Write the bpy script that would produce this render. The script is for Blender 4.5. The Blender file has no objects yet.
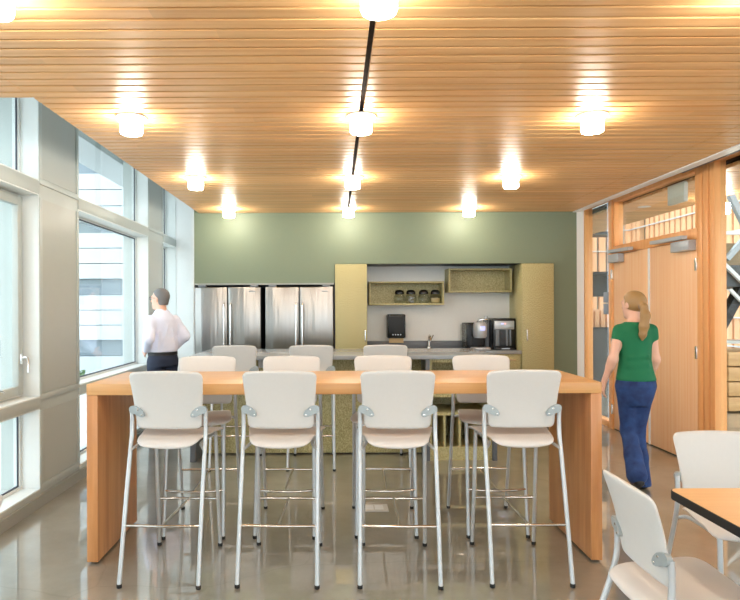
import bpy, bmesh, math, random
import numpy as np
from mathutils import Vector, Matrix

S = bpy.context.scene
COL = S.collection
PI = math.pi

# ------------------------------------------------------------------ camera, sky, exposure
F_PX, EYE = 630.0, 1.52
cam_d = bpy.data.cameras.new('camera')
cam_d.sensor_width = 36.0
cam_d.lens = 36.0 * F_PX / 740.0
cam_d.shift_x = 35.0 / 740.0
cam_d.shift_y = 8.0 / 740.0
cam_d.clip_start = 0.05
cam_d.clip_end = 200
cam = bpy.data.objects.new('camera', cam_d)
cam.location = (0, 0, EYE)
cam.rotation_euler = (PI / 2, math.radians(0.25), 0)
COL.objects.link(cam)
S.camera = cam

world = bpy.data.worlds.new('overcast_sky')
S.world = world
world.use_nodes = True
wb = world.node_tree.nodes['Background']
wb.inputs['Color'].default_value = (0.80, 0.92, 1.0, 1)
wb.inputs['Strength'].default_value = 1.5

S.view_settings.view_transform = 'Standard'
S.view_settings.look = 'None'
S.view_settings.exposure = 1.5
S.view_settings.gamma = 1.0
S.view_settings.use_curve_mapping = False
LAMP = 27.0          # what the ceiling lamps give off

# ------------------------------------------------------------------ helpers
def lin(r, g, b):
    f = lambda c: (c / 12.92 if c <= 0.04045 else ((c + 0.055) / 1.055) ** 2.4)
    return (f(r / 255), f(g / 255), f(b / 255), 1)

MATS = {}
def mat(name, col, rough=0.5, metal=0.0, spec=0.5, bump=0.0, bump_scale=200, coat=0.0):
    m = bpy.data.materials.new(name); m.use_nodes = True
    p = m.node_tree.nodes['Principled BSDF']
    p.inputs['Base Color'].default_value = col
    p.inputs['Roughness'].default_value = rough
    p.inputs['Metallic'].default_value = metal
    p.inputs['Specular IOR Level'].default_value = spec
    p.inputs['Coat Weight'].default_value = coat
    nt = m.node_tree
    # every material is procedural: a faint noise in its tone
    tc = nt.nodes.new('ShaderNodeTexCoord')
    nz = nt.nodes.new('ShaderNodeTexNoise'); nz.inputs['Scale'].default_value = bump_scale
    nt.links.new(tc.outputs['Object'], nz.inputs['Vector'])
    mx = nt.nodes.new('ShaderNodeMix'); mx.data_type = 'RGBA'
    mx.inputs[6].default_value = tuple(c * 0.98 for c in col[:3]) + (1,)
    mx.inputs[7].default_value = tuple(min(1, c * 1.02) for c in col[:3]) + (1,)
    nt.links.new(nz.outputs['Fac'], mx.inputs[0])
    nt.links.new(mx.outputs[2], p.inputs['Base Color'])
    if bump:
        b = nt.nodes.new('ShaderNodeBump'); b.inputs['Strength'].default_value = bump
        b.inputs['Distance'].default_value = 0.002
        nt.links.new(nz.outputs['Fac'], b.inputs['Height'])
        nt.links.new(b.outputs['Normal'], p.inputs['Normal'])
    MATS[name] = m
    return m

def wood(name, c0, c1, stretch, rough=0.35, per=None, coat=0.0, spec=0.5):
    """grain runs along the axis with the small stretch factor; per=(axis, pitch, amount) gives each board its own tone"""
    m = bpy.data.materials.new(name); m.use_nodes = True
    nt = m.node_tree; p = nt.nodes['Principled BSDF']; L = nt.links
    p.inputs['Roughness'].default_value = rough
    p.inputs['Coat Weight'].default_value = coat
    p.inputs['Specular IOR Level'].default_value = spec
    tc = nt.nodes.new('ShaderNodeTexCoord')
    mp = nt.nodes.new('ShaderNodeMapping'); mp.inputs['Scale'].default_value = stretch
    L.new(tc.outputs['Object'], mp.inputs['Vector'])
    nz = nt.nodes.new('ShaderNodeTexNoise'); nz.inputs['Scale'].default_value = 1.0
    nz.inputs['Detail'].default_value = 5; nz.inputs['Roughness'].default_value = 0.6
    L.new(mp.outputs['Vector'], nz.inputs['Vector'])
    cr = nt.nodes.new('ShaderNodeValToRGB')
    cr.color_ramp.elements[0].position = 0.3; cr.color_ramp.elements[0].color = c0
    cr.color_ramp.elements[1].position = 0.7; cr.color_ramp.elements[1].color = c1
    L.new(nz.outputs['Fac'], cr.inputs['Fac'])
    out = cr.outputs['Color']
    if per:
        ax, pitch, off, amount = per
        sx = nt.nodes.new('ShaderNodeSeparateXYZ'); L.new(tc.outputs['Object'], sx.inputs[0])
        a = nt.nodes.new('ShaderNodeMath'); a.operation = 'ADD'; a.inputs[1].default_value = off
        L.new(sx.outputs[ax], a.inputs[0])
        d = nt.nodes.new('ShaderNodeMath'); d.operation = 'DIVIDE'; d.inputs[1].default_value = pitch
        L.new(a.outputs[0], d.inputs[0])
        fl = nt.nodes.new('ShaderNodeMath'); fl.operation = 'FLOOR'; L.new(d.outputs[0], fl.inputs[0])
        # boards are butted at several lengths
        dx = nt.nodes.new('ShaderNodeMath'); dx.operation = 'MULTIPLY_ADD'
        L.new(sx.outputs[0 if ax == 1 else 2], dx.inputs[0]); dx.inputs[1].default_value = 0.37
        wn0 = nt.nodes.new('ShaderNodeTexWhiteNoise'); wn0.noise_dimensions = '1D'
        L.new(fl.outputs[0], wn0.inputs['W']); L.new(wn0.outputs['Value'], dx.inputs[2])
        fx = nt.nodes.new('ShaderNodeMath'); fx.operation = 'FLOOR'; L.new(dx.outputs[0], fx.inputs[0])
        cb = nt.nodes.new('ShaderNodeCombineXYZ'); L.new(fl.outputs[0], cb.inputs[0]); L.new(fx.outputs[0], cb.inputs[1])
        wn = nt.nodes.new('ShaderNodeTexWhiteNoise'); wn.noise_dimensions = '2D'
        L.new(cb.outputs[0], wn.inputs['Vector'])
        hs = nt.nodes.new('ShaderNodeHueSaturation')
        mr = nt.nodes.new('ShaderNodeMapRange'); mr.inputs['To Min'].default_value = 1 - amount; mr.inputs['To Max'].default_value = 1 + amount
        L.new(wn.outputs['Value'], mr.inputs['Value']); L.new(mr.outputs[0], hs.inputs['Value'])
        L.new(out, hs.inputs['Color']); out = hs.outputs['Color']
    L.new(out, p.inputs['Base Color'])
    MATS[name] = m
    return m

def glass_mat(name, tint=(1, 1, 1, 1), ior=1.45, rough=0.0):
    m = bpy.data.materials.new(name); m.use_nodes = True
    nt = m.node_tree; nt.nodes.clear(); L = nt.links
    o = nt.nodes.new('ShaderNodeOutputMaterial')
    t = nt.nodes.new('ShaderNodeBsdfTransparent'); t.inputs['Color'].default_value = tint
    g = nt.nodes.new('ShaderNodeBsdfGlossy'); g.inputs['Roughness'].default_value = rough
    lw = nt.nodes.new('ShaderNodeLayerWeight'); lw.inputs['Blend'].default_value = 0.5
    pw = nt.nodes.new('ShaderNodeMath'); pw.operation = 'POWER'; pw.inputs[1].default_value = 5.0
    L.new(lw.outputs['Facing'], pw.inputs[0])
    f0 = ((ior - 1)/(ior + 1))**2
    f = nt.nodes.new('ShaderNodeMath'); f.operation = 'MULTIPLY_ADD'; f.inputs[1].default_value = 1 - f0; f.inputs[2].default_value = f0
    L.new(pw.outputs[0], f.inputs[0])
    x = nt.nodes.new('ShaderNodeMixShader')
    L.new(f.outputs[0], x.inputs[0]); L.new(t.outputs[0], x.inputs[1]); L.new(g.outputs[0], x.inputs[2])
    L.new(x.outputs[0], o.inputs[0])
    MATS[name] = m
    return m

def emit_mat(name, col, strength):
    m = bpy.data.materials.new(name); m.use_nodes = True
    p = m.node_tree.nodes['Principled BSDF']
    p.inputs['Base Color'].default_value = (0.8, 0.8, 0.8, 1)
    p.inputs['Emission Color'].default_value = col
    p.inputs['Emission Strength'].default_value = strength
    MATS[name] = m
    return m

class MB:
    """collects shapes and links them as ONE mesh object"""
    def __init__(self): self.bm = bmesh.new()
    def box(self, x0, x1, y0, y1, z0, z1, bev=0.0, seg=2, M=None):
        v = [self.bm.verts.new(c) for c in ((x0,y0,z0),(x1,y0,z0),(x1,y1,z0),(x0,y1,z0),(x0,y0,z1),(x1,y0,z1),(x1,y1,z1),(x0,y1,z1))]
        fs = [self.bm.faces.new([v[i] for i in q]) for q in ((3,2,1,0),(4,5,6,7),(0,1,5,4),(1,2,6,5),(2,3,7,6),(3,0,4,7))]
        if M is not None:
            for q in v: q.co = M @ q.co
        if bev:
            es = list({e for f in fs for e in f.edges})
            bmesh.ops.bevel(self.bm, geom=es, offset=bev, segments=seg, profile=0.5, affect='EDGES')
        return self
    def loft(self, rings, cap=True, closed=False):
        R = [[self.bm.verts.new(p) for p in r] for r in rings]
        n = len(R[0]); m = len(R)
        for i in range(m if closed else m - 1):
            a, b = R[i], R[(i + 1) % m]
            for k in range(n):
                self.bm.faces.new((a[k], a[(k+1) % n], b[(k+1) % n], b[k]))
        if cap and not closed:
            self.bm.faces.new(R[0][::-1]); self.bm.faces.new(R[-1])
        return self
    def tube(self, path, r, n=10, flat=None, closed=False):
        P = [Vector(p) for p in path]
        m = len(P)
        rs = r if isinstance(r, (list, tuple)) else [r] * m
        T = []
        for i in range(m):
            if closed: t = P[(i+1) % m] - P[i-1]
            else: t = P[min(i+1, m-1)] - P[max(i-1, 0)]
            T.append(t.normalized())
        up = Vector((0, 0, 1)) if abs(T[0].z) < 0.9 else Vector((0, 1, 0))
        u = T[0].cross(up).normalized()
        rings = []
        for i in range(m):
            u = (u - T[i] * u.dot(T[i])).normalized()
            w = T[i].cross(u)
            a, b = rs[i], rs[i] * (flat or 1)
            rings.append([P[i] + u * (a * math.cos(2*PI*k/n)) + w * (b * math.sin(2*PI*k/n)) for k in range(n)])
        return self.loft(rings, closed=closed)
    def lathe(self, prof, c=(0,0,0), n=24, cap=True):
        rings = [[(c[0] + r*math.cos(2*PI*k/n), c[1] + r*math.sin(2*PI*k/n), c[2] + z) for k in range(n)] for r, z in prof]
        return self.loft(rings, cap=cap)
    def prism(self, poly, axis, a0, a1, bev=0.0):
        def P(u, v, a): return {'x': (a, u, v), 'y': (u, a, v), 'z': (u, v, a)}[axis]
        A = [self.bm.verts.new(P(u, v, a0)) for u, v in poly]
        B = [self.bm.verts.new(P(u, v, a1)) for u, v in poly]
        n = len(poly)
        fs = [self.bm.faces.new(A[::-1]), self.bm.faces.new(B)]
        for i in range(n): fs.append(self.bm.faces.new((A[i], A[(i+1) % n], B[(i+1) % n], B[i])))
        if bev:
            es = list({e for f in fs[:2] for e in f.edges})
            bmesh.ops.bevel(self.bm, geom=es, offset=bev, segments=2, profile=0.5, affect='EDGES')
        return self
    def bar(self, a, b, w, h):
        a, b = Vector(a), Vector(b); t = (b - a).normalized()
        up = Vector((0,0,1)) if abs(t.z) < 0.95 else Vector((0,1,0))
        u = t.cross(up).normalized() * (w/2); v = u.cross(t).normalized() * (h/2)
        return self.loft([[p+u+v, p-u+v, p-u-v, p+u-v] for p in (a, b)])
    def xf(self, M):
        self.bm.transform(M); return self
    def build(self, name, material, parent=None, smooth=40, kind=None):
        bmesh.ops.recalc_face_normals(self.bm, faces=self.bm.faces[:])
        me = bpy.data.meshes.new(name)
        self.bm.to_mesh(me); self.bm.free()
        if smooth:
            me.polygons.foreach_set('use_smooth', [True] * len(me.polygons))
            me.set_sharp_from_angle(angle=math.radians(smooth))
        me.materials.append(MATS[material])
        o = bpy.data.objects.new(name, me); COL.objects.link(o)
        if parent: o.parent = parent
        if kind: o['kind'] = kind
        return o

def bx(name, material, x0, x1, y0, y1, z0, z1, parent=None, bev=0.0, kind=None):
    return MB().box(x0, x1, y0, y1, z0, z1, bev).build(name, material, parent, kind=kind)

def tag(o, label, cat, group=None):
    o['label'] = label; o['category'] = cat
    if group: o['group'] = group
    return o

def thing(name, label, cat, loc=(0,0,0), rz=0.0, group=None):
    o = bpy.data.objects.new(name, None); o.empty_display_size = 0.1
    COL.objects.link(o); o.location = loc; o.rotation_euler = (0, 0, rz)
    return tag(o, label, cat, group)

def dup(root, loc, rz, label):
    def cp(o, parent):
        c = o.copy(); COL.objects.link(c); c.parent = parent
        for ch in [q for q in KIDS[o.name]]: cp(ch, c)
        return c
    KIDS = {}
    def walk(o):
        KIDS[o.name] = list(o.children)
        for q in KIDS[o.name]: walk(q)
    walk(root)
    r = cp(root, None)
    r.location = loc; r.rotation_euler = (0, 0, rz); r['label'] = label
    return r

def smoothpath(pts, k=4):
    """Catmull-Rom through the points"""
    P = [Vector(p) for p in pts]; out = []
    for i in range(len(P) - 1):
        p0, p1, p2, p3 = P[max(i-1, 0)], P[i], P[i+1], P[min(i+2, len(P)-1)]
        for s in range(k):
            t = s / k
            out.append(0.5 * ((2*p1) + (p2-p0)*t + (2*p0-5*p1+4*p2-p3)*t*t + (3*p1-p0-3*p2+p3)*t**3))
    out.append(P[-1]); return out

# ------------------------------------------------------------------ materials
wood('slat_fir', lin(212,156,98), lin(236,190,134), (0.7, 22, 22), rough=0.4, per=(1, 0.1008, 0.0, 0.09), spec=0.6)
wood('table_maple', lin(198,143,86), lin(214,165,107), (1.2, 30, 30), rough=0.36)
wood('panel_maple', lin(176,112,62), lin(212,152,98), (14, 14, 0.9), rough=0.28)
wood('door_fir', lin(244,184,134), lin(252,206,162), (40, 40, 0.6), rough=0.4)
wood('frame_fir', lin(236,160,96), lin(248,184,122), (20, 20, 0.6), rough=0.4)
wood('fin_wood', lin(236,172,126), lin(250,204,162), (6, 6, 0.6), rough=0.5)
wood('stair_wood', lin(196,150,100), lin(222,182,130), (1.5, 10, 20), rough=0.5)
wood('beech_laminate', lin(222,176,122), lin(232,190,138), (1.2, 26, 26), rough=0.35)
mat('green_paint', lin(120,131,108), 0.55, bump_scale=30)
mat('white_paint', lin(232,232,230), 0.6, bump_scale=30)
mat('frame_paint', lin(176,182,178), 0.4, bump_scale=20)
mat('jamb_lit_paint', lin(220,224,222), 0.45, bump_scale=20)  # paler than the frame paint: window light on the jambs put into the colour
mat('pier_panel', lin(172,175,169), 0.38, bump_scale=10)
mat('rail_grey', lin(150,152,146), 0.4, bump_scale=20)
mat('plenum_black', lin(60,44,30), 0.9)
mat('aluminium_trim', lin(240,240,242), 0.4)
mat('dark_channel', lin(60,66,80), 0.5)
mat('stainless', lin(158,155,151), 0.28, metal=1.0, bump_scale=4)
mat('bar_handle', lin(236,236,236), 0.22, metal=1.0)
mat('fridge_gasket', lin(30,32,36), 0.6)
mat('counter_grey', lin(150,154,157), 0.2, bump_scale=300)
mat('counter_edge', lin(96,100,106), 0.35, bump_scale=300)
mat('white_shell', lin(205,203,200), 0.42, bump_scale=60)
mat('white_pad', lin(212,207,203), 0.55, bump_scale=400, bump=0.1)
mat('silver_paint', lin(192,194,195), 0.34, metal=0.5)
mat('bracket_grey', lin(160,168,170), 0.4, metal=0.3)
mat('chrome', lin(214,208,200), 0.12, metal=1.0)
mat('black_rubber', lin(22,22,22), 0.6)
mat('black_plastic', lin(20,20,22), 0.25)
mat('dark_steel', lin(52,56,60), 0.4, metal=0.4)
mat('steel_pipe', lin(150,154,158), 0.35, metal=0.7)
mat('dark_panel', lin(74,78,82), 0.5)
mat('sign_grey', lin(216,216,212), 0.5)
mat('plaque_grey', lin(124,130,138), 0.5)
mat('paper_brown', lin(200,172,130), 0.8)
mat('silver_plastic', lin(190,192,196), 0.3, metal=0.4)
mat('white_plastic', lin(226,228,230), 0.35)
mat('skin', lin(222,172,148), 0.5, bump_scale=60)
mat('hair_blonde', lin(158,122,76), 0.45, bump_scale=120, bump=0.4)
mat('hair_grey', lin(112,108,106), 0.5, bump_scale=150, bump=0.4)
mat('tee_green', lin(4,106,66), 0.75, bump_scale=40, bump=0.2)
mat('shirt_white', lin(222,222,238), 0.75, bump_scale=30, bump=0.2)
mat('navy_cloth', lin(38,46,66), 0.8, bump_scale=300)
mat('black_leather', lin(24,22,22), 0.45)
mat('white_panel_ext', lin(194,199,202), 0.5)
mat('pale_paving', lin(206,206,202), 0.8, bump_scale=3)
mat('ext_window', lin(120,132,140), 0.5)
mat('leaf_green', lin(110,140,90), 0.7, bump_scale=20)
mat('cereal', lin(214,190,140), 0.8, bump_scale=120)
mat('packet_white', lin(220,220,226), 0.5)
mat('slab_edge', lin(150,128,100), 0.6)
mat('atrium_glazing', lin(168,186,180), 0.3)
mat('closer_silver', lin(188,192,198), 0.4, metal=0.2)
mat('pale_rail', lin(214,214,214), 0.4)
mat('cap_light', lin(200,200,196), 0.4)
glass_mat('window_glass', (0.97, 0.99, 0.985, 1))
glass_mat('partition_glass', (0.93, 0.95, 0.93, 1))
glass_mat('jar_glass', (0.86, 0.88, 0.86, 1), ior=1.6)
glass_mat('balustrade_glass', (0.72, 0.82, 0.80, 1))
emit_mat('lamp_glow', (1.0, 0.94, 0.82, 1), LAMP)
emit_mat('blue_display', (0.12, 0.25, 1.0, 1), 0.3)
emit_mat('red_light', (1.0, 0.1, 0.05, 1), 0.3)

def brushed():              # gently uneven sheet steel
    m = MATS['stainless']; nt = m.node_tree; p = nt.nodes['Principled BSDF']; L = nt.links
    tc = nt.nodes.new('ShaderNodeTexCoord'); mp = nt.nodes.new('ShaderNodeMapping'); mp.inputs['Scale'].default_value = (5, 5, 0.35)
    nz = nt.nodes.new('ShaderNodeTexNoise'); nz.inputs['Scale'].default_value = 1.6; nz.inputs['Detail'].default_value = 2
    bp = nt.nodes.new('ShaderNodeBump'); bp.inputs['Strength'].default_value = 0.5; bp.inputs['Distance'].default_value = 0.03
    L.new(tc.outputs['Object'], mp.inputs['Vector']); L.new(mp.outputs[0], nz.inputs['Vector'])
    L.new(nz.outputs['Fac'], bp.inputs['Height']); L.new(bp.outputs['Normal'], p.inputs['Normal'])
brushed()

def board_mat():            # speckled straw board of the kitchen units
    m = bpy.data.materials.new('straw_board'); m.use_nodes = True
    nt = m.node_tree; p = nt.nodes['Principled BSDF']; L = nt.links
    p.inputs['Roughness'].default_value = 0.45
    tc = nt.nodes.new('ShaderNodeTexCoord')
    mp = nt.nodes.new('ShaderNodeMapping'); mp.inputs['Scale'].default_value = (1, 1, 0.55)
    L.new(tc.outputs['Object'], mp.inputs['Vector'])
    n1 = nt.nodes.new('ShaderNodeTexNoise'); n1.inputs['Scale'].default_value = 140; n1.inputs['Detail'].default_value = 4
    L.new(mp.outputs[0], n1.inputs['Vector'])
    cr = nt.nodes.new('ShaderNodeValToRGB')
    cr.color_ramp.elements[0].position = 0.35; cr.color_ramp.elements[0].color = lin(150,136,84)
    cr.color_ramp.elements[1].position = 0.65; cr.color_ramp.elements[1].color = lin(204,194,146)
    L.new(n1.outputs['Fac'], cr.inputs['Fac']); L.new(cr.outputs[0], p.inputs['Base Color'])
    MATS['straw_board'] = m
board_mat()

def jeans_mat():
    m = bpy.data.materials.new('denim'); m.use_nodes = True
    nt = m.node_tree; p = nt.nodes['Principled BSDF']; L = nt.links
    p.inputs['Roughness'].default_value = 0.8
    tc = nt.nodes.new('ShaderNodeTexCoord')
    n1 = nt.nodes.new('ShaderNodeTexNoise'); n1.inputs['Scale'].default_value = 14; n1.inputs['Detail'].default_value = 5
    L.new(tc.outputs['Object'], n1.inputs['Vector'])
    cr = nt.nodes.new('ShaderNodeValToRGB')
    cr.color_ramp.elements[0].position = 0.3; cr.color_ramp.elements[0].color = lin(20,40,88)
    cr.color_ramp.elements[1].position = 0.75; cr.color_ramp.elements[1].color = lin(40,74,130)
    L.new(n1.outputs['Fac'], cr.inputs['Fac']); L.new(cr.outputs[0], p.inputs['Base Color'])
    MATS['denim'] = m
jeans_mat()

def floor_mat():            # polished concrete
    m = bpy.data.materials.new('polished_concrete'); m.use_nodes = True
    nt = m.node_tree; p = nt.nodes['Principled BSDF']; L = nt.links
    tc = nt.nodes.new('ShaderNodeTexCoord')
    n1 = nt.nodes.new('ShaderNodeTexNoise'); n1.inputs['Scale'].default_value = 1.3; n1.inputs['Detail'].default_value = 8; n1.inputs['Roughness'].default_value = 0.65
    L.new(tc.outputs['Object'], n1.inputs['Vector'])
    cr = nt.nodes.new('ShaderNodeValToRGB')
    cr.color_ramp.elements[0].position = 0.3; cr.color_ramp.elements[0].color = lin(124,118,106)
    cr.color_ramp.elements[1].position = 0.72; cr.color_ramp.elements[1].color = lin(162,156,142)
    L.new(n1.outputs['Fac'], cr.inputs['Fac'])
    # thin cracks
    v = nt.nodes.new('ShaderNodeTexVoronoi'); v.feature = 'DISTANCE_TO_EDGE'; v.inputs['Scale'].default_value = 0.55
    nd = nt.nodes.new('ShaderNodeTexNoise'); nd.inputs['Scale'].default_value = 2.0; nd.inputs['Detail'].default_value = 4
    L.new(tc.outputs['Object'], nd.inputs['Vector'])
    ad = nt.nodes.new('ShaderNodeMix'); ad.data_type = 'RGBA'; ad.inputs[0].default_value = 0.18
    L.new(tc.outputs['Object'], ad.inputs[6]); L.new(nd.outputs['Color'], ad.inputs[7]); L.new(ad.outputs[2], v.inputs['Vector'])
    lt = nt.nodes.new('ShaderNodeMath'); lt.operation = 'LESS_THAN'; lt.inputs[1].default_value = 0.0025
    L.new(v.outputs['Distance'], lt.inputs[0])
    ms = nt.nodes.new('ShaderNodeMath'); ms.operation = 'MULTIPLY'; ms.inputs[1].default_value = 0.18
    L.new(lt.outputs[0], ms.inputs[0])
    mx = nt.nodes.new('ShaderNodeMix'); mx.data_type = 'RGBA'; mx.inputs[7].default_value = lin(90,80,66)
    L.new(ms.outputs[0], mx.inputs[0]); L.new(cr.outputs[0], mx.inputs[6]); L.new(mx.outputs[2], p.inputs['Base Color'])
    n2 = nt.nodes.new('ShaderNodeTexNoise'); n2.inputs['Scale'].default_value = 3; n2.inputs['Detail'].default_value = 6
    L.new(tc.outputs['Object'], n2.inputs['Vector'])
    mr = nt.nodes.new('ShaderNodeMapRange'); mr.inputs['To Min'].default_value = 0.25; mr.inputs['To Max'].default_value = 0.4
    L.new(n2.outputs['Fac'], mr.inputs['Value']); L.new(mr.outputs[0], p.inputs['Roughness'])
    p.inputs['Specular IOR Level'].default_value = 0.6
    p.inputs['Coat Weight'].default_value = 1.0; p.inputs['Coat IOR'].default_value = 2.2; p.inputs['Coat Roughness'].default_value = 0.015
    MATS['polished_concrete'] = m
floor_mat()

# ------------------------------------------------------------------ the setting
ST = 'structure'
Y0, Y1 = -4.0, 9.12           # room from behind the camera to its end
XL, XG = -2.3, 3.47           # inner face of the window wall, glazed wall
CZ = 2.77                     # underside of the slatted ceiling
bx('floor', 'polished_concrete', -2.62, 12.0, Y0, 22.0, -0.2, 0.0, kind=ST)
bx('ground_outside', 'pale_paving', -60, -2.62, -25, 60, -0.6, -0.35, kind=ST)

# slatted ceiling: boards across the room, a gap between each
def slats(name, segs, ya, yb):
    m = MB()
    k0, k1 = math.ceil(ya / 0.1008), math.floor(yb / 0.1008)
    for k in range(k0, k1):
        y = k * 0.1008
        for (a, b, yl) in segs:
            if y < yl: continue
            m.box(a, b, y + 0.009, y + 0.0918, CZ, CZ + 0.034, 0.0025, 1)
    return m.build(name, 'slat_fir', kind=ST, smooth=0)
STEP = 3.80                   # past this the ceiling stops short of the windows
slats('ceiling', [(-1.78, 0.158, -9), (0.186, 2.80, -9), (2.806, 3.12, -9)], Y0, 8.29)
slats('ceiling_corridor', [(3.56, 4.44, -9)], Y0, 14.0)
# near the camera the boards run on to the windows
m = MB()
for k in range(math.ceil(Y0 / 0.1008), math.floor(STEP / 0.1008)):
    y = k * 0.1008
    m.box(-2.44, -1.7815, y + 0.009, y + 0.0918, CZ, CZ + 0.034, 0.0025, 1)
m.build('ceiling_near_windows', 'slat_fir', kind=ST, smooth=0)
m = MB()
m.box(-1.78, 3.12, Y0, 8.29, CZ + 0.06, CZ + 0.10)
m.box(-2.44, -1.78, Y0, STEP - 0.05, CZ + 0.06, CZ + 0.10)
m.box(3.56, 4.44, Y0, 14.0, CZ + 0.06, CZ + 0.10)
m.build('ceiling_plenum', 'plenum_black', kind=ST)
m = MB()
m.box(-2.62, 3.60, Y0, Y1, 3.75, 3.85)
m.box(-1.78, -1.74, STEP - 0.05, 8.29, CZ + 0.03, 3.75)
m.box(-2.44, -1.74, STEP - 0.06, STEP - 0.03, CZ + 0.03, 3.75)
m.box(4.40, 4.44, Y0, 14.0, CZ + 0.022, 3.4)
m.build('ceiling_soffit', 'white_paint', kind=ST)
# white edge channel along the glazed wall
m = MB()
m.box(3.124, 3.172, Y0, 8.27, CZ - 0.008, 2.93, 0.002)
m.box(3.178, 3.23, Y0, 8.27, CZ - 0.004, 2.93, 0.002)
m.build('trim_1', 'aluminium_trim', kind=ST)
bx('trim_2', 'white_paint', 3.30, 3.60, Y0, 8.84, 2.93, 3.75, kind=ST)
bx('trim_3', 'dark_channel', 3.232, 3.295, Y0, 5.95, CZ + 0.01, 2.95, kind=ST)

# back wall (green) with the recess for refrigerators and kitchen
YB = 8.28
m = MB()
m.box(-1.85, 0.0, YB, YB + 0.10, 1.85, 3.75)
m.box(0.0, 2.87, YB, YB + 0.10, 2.10, 3.75)
m.box(2.87, 3.18, YB, YB + 0.10, 0.0, 3.75)
m.build('wall_back', 'green_paint', kind=ST)
m = MB()
m.box(0.40, 2.46, 8.86, 8.92, 0.0, 2.2)
m.build('wall_recess', 'white_paint', kind=ST)
m = MB()
m.box(-1.86, 0.40, 9.02, 9.08, 0, 2.2)
m.box(-1.86, 2.88, YB + 0.10, 9.02, 2.10, 2.16)
m.box(-1.85, 0.0, YB + 0.10, 9.02, 1.86, 1.90)
m.box(-0.012, 0.0, 8.32, 9.0, 0, 1.86)
m.build('wall_niche', 'dark_channel', kind=ST)
m = MB()
m.box(-1.862, -1.846, YB, 9.10, 0, 3.75)
m.box(-2.62, -1.85, 9.10, 9.20, 0, 3.75)
m.build('wall_end', 'white_paint', kind=ST)
bx('trim_4', 'white_paint', 3.18, 3.27, 8.27, 8.42, 0, 2.95, kind=ST)
bx('wall_right_end', 'white_paint', 3.18, 3.46, 8.84, 9.1, 0, 3.75, kind=ST)
bx('baseboard_back', 'dark_channel', 2.87, 3.18, 8.268, 8.28, 0, 0.09, kind=ST)

m = MB()  # unseen wall behind the camera, openings added to let daylight in
for (a, b) in ((-2.62, -2.2), (-0.5, -0.3), (1.4, 1.6), (3.2, 3.6)): m.box(a, b, Y0 - 0.12, Y0, 0, 3.85)
for (a, b) in ((-2.2, -0.5), (-0.3, 1.4), (1.6, 3.2)): m.box(a, b, Y0 - 0.12, Y0, 0, 0.5); m.box(a, b, Y0 - 0.12, Y0, 2.7, 3.85)
m.build('wall_front', 'white_paint', kind=ST)

# window wall on the left
GX = -2.455                   # glass plane
bays = [(-3.4, -1.4), (-0.7, 1.3), (2.0, 4.89), (5.64, 7.75), (8.42, 9.10)]
RAILS = [(0.0, 0.12), (0.755, 0.835), (2.415, 2.515), (3.62, 3.75)]
m = MB(); pm = MB(); jm = MB()
prev = Y0
for (a, b) in bays:
    m.box(-2.60, XL, prev, a, 0, 3.75)
    # recessed panels with a raised border
    if a - prev > 0.2:
        for (z0, z1) in ((0.16, 0.735), (0.86, 2.39), (2.54, 3.70)):
            m.box(XL, XL + 0.012, prev, a, z0 - 0.045, z0, 0.002)
            m.box(XL, XL + 0.012, prev, prev + 0.045, z0, z1, 0.002)
            m.box(XL, XL + 0.012, a - 0.045, a, z0, z1, 0.002)
            pm.box(XL, XL + 0.004, prev + 0.05, a - 0.05, z0 + 0.006, z1 - 0.006)
    for (z0, z1) in RAILS:
        m.box(-2.60, XL + 0.012, a, b, z0, z1, 0.002)
    # jambs, heads and sills, brightened by colour as if by window light
    for (z0, z1) in ((0.12, 0.755), (0.835, 2.415), (2.515, 3.62)):
        jm.box(GX + 0.02, XL + 0.006, b - 0.008, b - 0.0005, z0, z1)
        jm.box(GX + 0.02, XL + 0.006, a + 0.0005, a + 0.008, z0, z1)
        jm.box(GX + 0.02, XL + 0.008, a + 0.008, b - 0.008, z0 + 0.0005, z0 + 0.01)
        jm.box(GX + 0.02, XL + 0.006, a + 0.008, b - 0.008, z1 - 0.01, z1 - 0.0005)
    prev = b
m.box(-2.60, XL, prev, Y1, 0, 3.75)
m.build('wall_left', 'frame_paint', kind=ST)
pm.build('wall_left_panels', 'pier_panel', kind=ST)
jm.build('trim_5', 'jamb_lit_paint', kind=ST)
bx('baseboard_left', 'rail_grey', XL, XL + 0.035, Y0, 9.10, 0, 0.085, kind=ST)
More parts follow.
